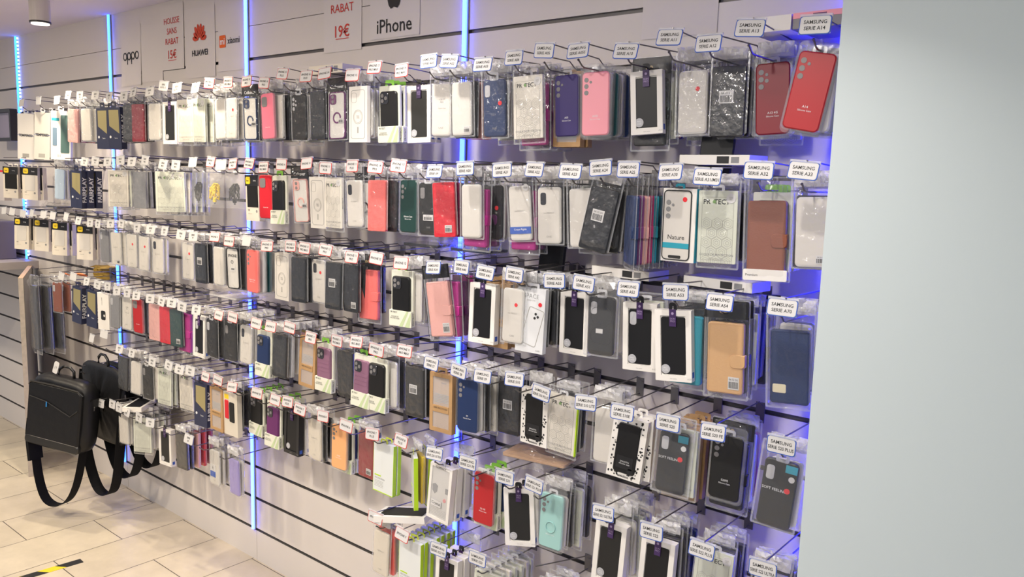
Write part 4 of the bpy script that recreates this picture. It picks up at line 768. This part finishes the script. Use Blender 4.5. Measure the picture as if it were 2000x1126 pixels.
# single dark cases hanging lower than their neighbours
def dangling(px, py, Y, name_lab, c='black', h_=.16):
    p = at(px, py, Y=Y); e = link('hanging_flat_case', None, loc=p, rot=(0, R_(5), R_(6)), label=name_lab, cat='flip phone case')
    m = MB(); m.slab(0, -h_/2, .085, h_, .006, 0, .010, pm(c), .002); link('cover', m.build('cover'), e)
    m = MB(); m.box(-.042, -.034, .010, .016, -h_+.004, -.004, pm(c)); link('spine', m.build('spine'), e)
dangling(1408, 232, -.10, 'plain black case hanging low under the crinkled black pack, top row')
dangling(1082, 455, -.09, 'plain black case hanging low beneath the clear packs, second row')
# ------------------------------------------------------------------ far left: end fin, counter, bags
M_FIN = mat('grey_side_panel', (.36, .35, .33), .5); M_CHIP = mat('chipped_board_edge', (.46, .40, .34), .7, mottle=.25, bscale=40)
PA = Vector((-.545, -.305, 0)); PB = Vector((-1.19, -.02, 0)); e = link('end_panel', None, loc=PA, rot=(0, 0, math.atan2(PB.y-PA.y, PB.x-PA.x)), label='low grey partition with chipped front edge standing behind the black bag', cat='partition')
LP = (PB-PA).length
m = MB(); m.box(.008, LP, -.010, .010, 0, 1.15, M_FIN); link('panel_board', m.build('panel_board'), e)
m = MB(); m.box(0, .008, -.012, .012, 0, 1.15, M_CHIP); m.box(0, LP, -.012, .012, 1.15, 1.153, mat('raw_wood_top', (.62, .44, .28), .6)); link('edge_band', m.build('edge_band'), e, label='chipped pale edge')
e = link('wall_counter', None, loc=(-1.92, 0, 1.135), label='grey counter slab fixed to the wall at the far left', cat='counter')
m = MB(); m.box(-1.4, .80, -.60, -.001, 0, .045, mat('counter_laminate', (.42, .38, .36), .4)); link('slab_top', m.build('slab_top'), e)
m = MB()
for x in (-.6, .5): m.box(x, x+.02, -.2, -.001, -.03, 0, M_PLATE)
link('bracket', m.build('bracket'), e)
e = link('metal_case', None, loc=(-1.62, -.10, 1.181), label='brushed metal box standing on far left counter under blue light', cat='metal box')
m = MB(); m.slab(0, .12, .62, .24, .008, -.06, .04, mat('brushed_metal', (.22, .20, .26), .3, metal=.7), .003); link('case_body', m.build('case_body'), e)
m = MB(); m.box(-.31, .31, -.0615, -.06, .118, .122, M_INK); link('case_seam', m.build('case_seam'), e)
e = link('framed_panel', None, loc=(-1.26, -.13, 2.01), label='dark framed glossy panel hanging at the far left edge', cat='framed panel')
m = MB(); m.ring(0, 0, .46, .19, .01, .02, -.02, .02, mat('dark_frame', (.02, .02, .025), .4)); link('frame', m.build('frame'), e)
m = MB(); m.box(-.215, .215, -.005, .01, -.08, .08, mat('dusky_glass', (.16, .14, .20), .15, spec=.8)); link('glass_front', m.build('glass_front'), e)
e = link('accessory_box', None, loc=(-1.14, -.20, 1.66), label='grey carton with red top band at the far left edge', cat='accessory box')
m = MB(); m.box(-.10, .10, 0, .04, -.10, .07, mat('grey_carton', (.5, .46, .46), .5)); m.box(-.10, .10, -.001, .04, .07, .08, pm('red', 'card')); link('carton', m.build('carton'), e)
# dark long packets on a hook beside the fin
for k, (px, py) in enumerate(((64, 545), (74, 548), (84, 552))):
    y = -.285+.045*k; X = at(px, py, Y=y).x; X = max(X, -.49)
    e = link('long_dark_packet', None, loc=(-.445+.028*k, y, 1.165), rot=(0, R_(-1), R_(k*4)), label=('long grey packet with knotted clear top hanging by the partition, ' + ('frontmost', 'middle one', 'rearmost')[k]), cat='packet', group='long dark packets by the partition')
    q = MB(); q.slab(0, -.225, .094, .36, .010, .004, .024, pm('black', 'wrap'), .004); link('dark_cloth', q.build('dark_cloth'), e)
    link('plastic_bag', bag(.108, .44, .03, film('thin_grey_bag', clear=.95, bump=.8), top=.01, amp=.005, seed=20+k).build('plastic_bag'), e, label='clear bag gathered at the top')
hook(-.42, G(7)+0, None, 'none', None, 'bare steel hook holding the long grey packets beside the partition')
hook(-.22, G(7)+0, None, 'none', None, 'steel hook holding small brown packets right of the long grey ones')
for k in range(2):
    packet('blk', 'brown', '', (-.235+.01*k, -.24+.04*k, G(7)-.036), 10, 0, 0, 'small brown tinted packet right of long grey packets, %s' % ('front one' if k == 0 else 'rear one'), group='brown packets')
hook(-.05, G(7)+0, '', 'none', (-.05, -TL, G(7)+.01), 'steel hook under the orange flap left of navy boxes')
packet('fai', 'navy', 'big', (-.04, -.20, G(7)-.036), 0, 4, 0, 'navy box under an orange flap, left of the tilted navy boxes')
m = MB(); m.slab(0, 0, .075, .035, .012, 0, .006, mat('orange_plastic', (.85, .22, .06), .5), .001)
link('orange_flap', m.build('orange_flap'), loc=at(130, 536, Y=-.16), rot=(R_(60), 0, R_(-6)), label='bright orange flap above the navy boxes, left one', cat='packaging flap')
link('orange_flap', m.build('orange_flap'), loc=at(158, 537, Y=-.20), rot=(R_(62), 0, R_(10)), label='bright orange flap above the navy boxes, right one', cat='packaging flap')
e = link('ochre_pouch', None, loc=(-.12, -.06, 1.20), label='ochre net pouch on the wall under the yellow badge boxes', cat='pouch'); link('net', bag(.16, .07, .04, mat('ochre_net', (.35, .22, .03), .7), top=.04, amp=.012, seed=31).build('net'), e)
# black messenger bags
M_BAG = mat('black_bag_nylon', (.006, .006, .007), .42, spec=.35, bump=.6, bscale=16); M_BAGT = mat('black_bag_trim', (.006, .006, .006), .3, spec=.6); M_WEB = mat('black_webbing', (.005, .005, .006), .7, spec=.2)
def soft_box(w_, h_, d_, mt, seed, squash=.0):
    """rounded padded bag body, top z=0"""
    b = MB(); r = random.Random(seed); nx, nz, ny = 12, 12, 5; rings = []
    for j in range(ny+1):
        v = j/ny; sc = 1-.10*abs(2*v-1)**3; y = (v-.5)*d_; n = 40; lp = []
        for i in range(n):
            a = 2*math.pi*i/n; ca, sa = math.cos(a), math.sin(a); p = 5.5
            rr = (abs(ca)**p+abs(sa)**p)**(-1/p)
            lp.append((rr*ca*w_/2*sc*(1+.03*(1-sa)), y+.004*math.sin(3*a+seed), -h_/2+rr*sa*h_/2*sc+r.uniform(-.0015, .0015)))
        rings.append(lp)
    n = 40; vs_ = sum(rings, []); fs = [(j*n+i, (j+1)*n+i, (j+1)*n+(i+1) % n, j*n+(i+1) % n) for j in range(ny) for i in range(n)]
    for j, sg in ((0, -1), (ny, 1)):
        base = len(vs_); prev = list(range(j*n, j*n+n)); ctr = (0, (j/ny-.5)*d_, -h_/2)
        for q in (.93, .6, .25):
            idx = []
            for i in range(n):
                x, y, z = rings[j][i]; idx.append(len(vs_)); vs_.append((x*q, y+sg*.016*(1-q*q)+.002*math.sin(x*60+z*40), -h_/2+(z+h_/2)*q))
            for i in range(n): fs.append((prev[i], prev[(i+1) % n], idx[(i+1) % n], idx[i]) if sg < 0 else (prev[i], idx[i], idx[(i+1) % n], prev[(i+1) % n]))
            prev = idx
        fs.append(tuple(prev) if sg < 0 else tuple(reversed(prev)))
    b.add(vs_, fs, mt); return b
def strap(pts, w_=.02, t=.0025, mt=None, side=Vector((0, 1, 0))):
    P = []; pts = [Vector(p) for p in pts]; N = 10
    for i in range(len(pts)-1):
        p0, p1, p2, p3 = pts[max(i-1, 0)], pts[i], pts[i+1], pts[min(i+2, len(pts)-1)]
        for k in range(N):
            u = k/N; P.append(.5*((2*p1)+(-p0+p2)*u+(2*p0-5*p1+4*p2-p3)*u*u+(-p0+3*p1-3*p2+p3)*u**3))
    P.append(pts[-1]); b = MB(); vs_ = []
    for i, p in enumerate(P):
        tt = (P[min(i+1, len(P)-1)]-P[max(i-1, 0)]).normalized(); s = (side-tt*side.dot(tt)).normalized(); nn = tt.cross(s)
        for a, c in ((-1, -1), (1, -1), (1, 1), (-1, 1)): vs_.append(p+s*(a*w_/2)+nn*(c*t/2))
    b.add(vs_, [(i*4+k, i*4+(k+1) % 4, i*4+4+(k+1) % 4, i*4+4+k) for i in range(len(P)-1) for k in range(4)]+[(3, 2, 1, 0), tuple(len(vs_)-4+k for k in range(4))], mt or M_WEB); return b
def messenger(loc, w_, h_, d_, rot, label, front=True, strapz=-.52, seed=1, group=None, sx=0):
    e = link('messenger_bag', None, loc=loc, rot=rot, label=label, cat='bag', group=group)
    link('bag_body', soft_box(w_, h_, d_, M_BAG, seed).build('bag_body'), e, smooth=True)
    q = MB(); q.tube([(-.05, 0, -.006), (-.045, 0, .03), (-.02, 0, .048), (.02, 0, .048), (.045, 0, .03), (.05, 0, -.006)], .007, M_BAGT, 8); link('carry_handle', q.build('carry_handle'), e, smooth=True)
    link('shoulder_strap', strap([(-w_/2+.01, 0, -.06), (-w_/2+.02, -.015, -.20), (-w_*.33+sx, -.03, strapz*.72), (-.06+sx, -.02, strapz), (.03+sx, 0, strapz-.02), (.11+sx, .0, strapz+.10), (w_/2-.03, 0, -.22), (w_/2, 0, -.08)], .052).build('shoulder_strap'), e)
    if front:
        link('strap_pad', strap([(-w_/2+.02, -.02, -.24), (-w_*.42, -.03, -.33), (-w_*.34+sx, -.034, strapz*.70)], .078, .016).build('strap_pad'), e)
        y = -d_/2-.020
        q = MB(); q.slab(0, -h_*.52, w_*.90, h_*.84, .03, y, y+.02, M_BAG, .008, n=5); pk = link('front_pocket', q.build('front_pocket'), e, smooth=False)
        q = MB(); q.tube([(-w_*.40, y-.002, -h_*.30), (-.04, y-.003, -h_*.33), (w_*.30, y-.002, -h_*.46), (w_*.42, y-.002, -h_*.36)], .0028, M_BAGT, 6); link('zip', q.build('zip'), pk)
        q = MB(); q.box(-.040, -.034, y-.006, y-.003, -h_*.40, -h_*.33, mat('blue_zip_pull', (.03, .22, .55), .4)); link('zip_pull', q.build('zip_pull'), pk, label='blue zip pull')
        q = MB(); q.slab(0, -h_*.90, w_*.92, h_*.13, .02, y-.001, y+.02, mat('black_leatherette', (.012, .012, .012), .28, spec=.6), .006); link('base_trim', q.build('base_trim'), e, label='shiny leatherette base trim')
        q = MB(); q.tube([(-w_*.46, y+.01, -h_*.16), (-w_*.40, y, -h_*.10), (0, y-.002, -h_*.085), (w_*.40, y, -h_*.10), (w_*.46, y+.01, -h_*.16)], .004, M_BAGT, 6); link('piping', q.build('piping'), e)
    q = MB(); q.ring(w_/2-.006, -.13, .022, .030, .008, .0035, -.006, .0, M_PLATE, n=3); q.tube([(w_/2-.006, -.003, -.115), (w_/2-.006, -.003, -.085)], .003, M_PLATE); link('buckle', q.build('buckle'), e, label='metal snap buckle')
    return e
messenger((.185, -.37, .735), .37, .37, .10, (R_(-3), R_(5), R_(22)), 'large black messenger bag with blue zip pull hanging front left', True, -.64, 1)
for k in range(3):
    messenger((.27+.075*k, -.225+.068*k, .79), .42, .40, .036, (0, R_(1), R_(3)), 'black bag hanging behind the large messenger bag, %s' % ('nearest to it', 'middle of the row', 'closest to the wall')[k], False, (-.66, -.56, -.50)[k], 4+k, 'black bags hung behind the large one', sx=.02*k)
hook(.12, G(4), None, 'none', None, 'steel hook carrying the black bags'); 
q = MB(); q.slab(0, -.03, .035, .06, .01, 0, .0012, M_TAG, .0002); q.text('19', .02, 0, -.0004, -.03, M_GINK)
link('price_ticket', q.build('price_ticket'), loc=(.16, -.40, .81), rot=(R_(-10), R_(12), R_(15)), label='white paper ticket on the handle of the large black bag', cat='price ticket')
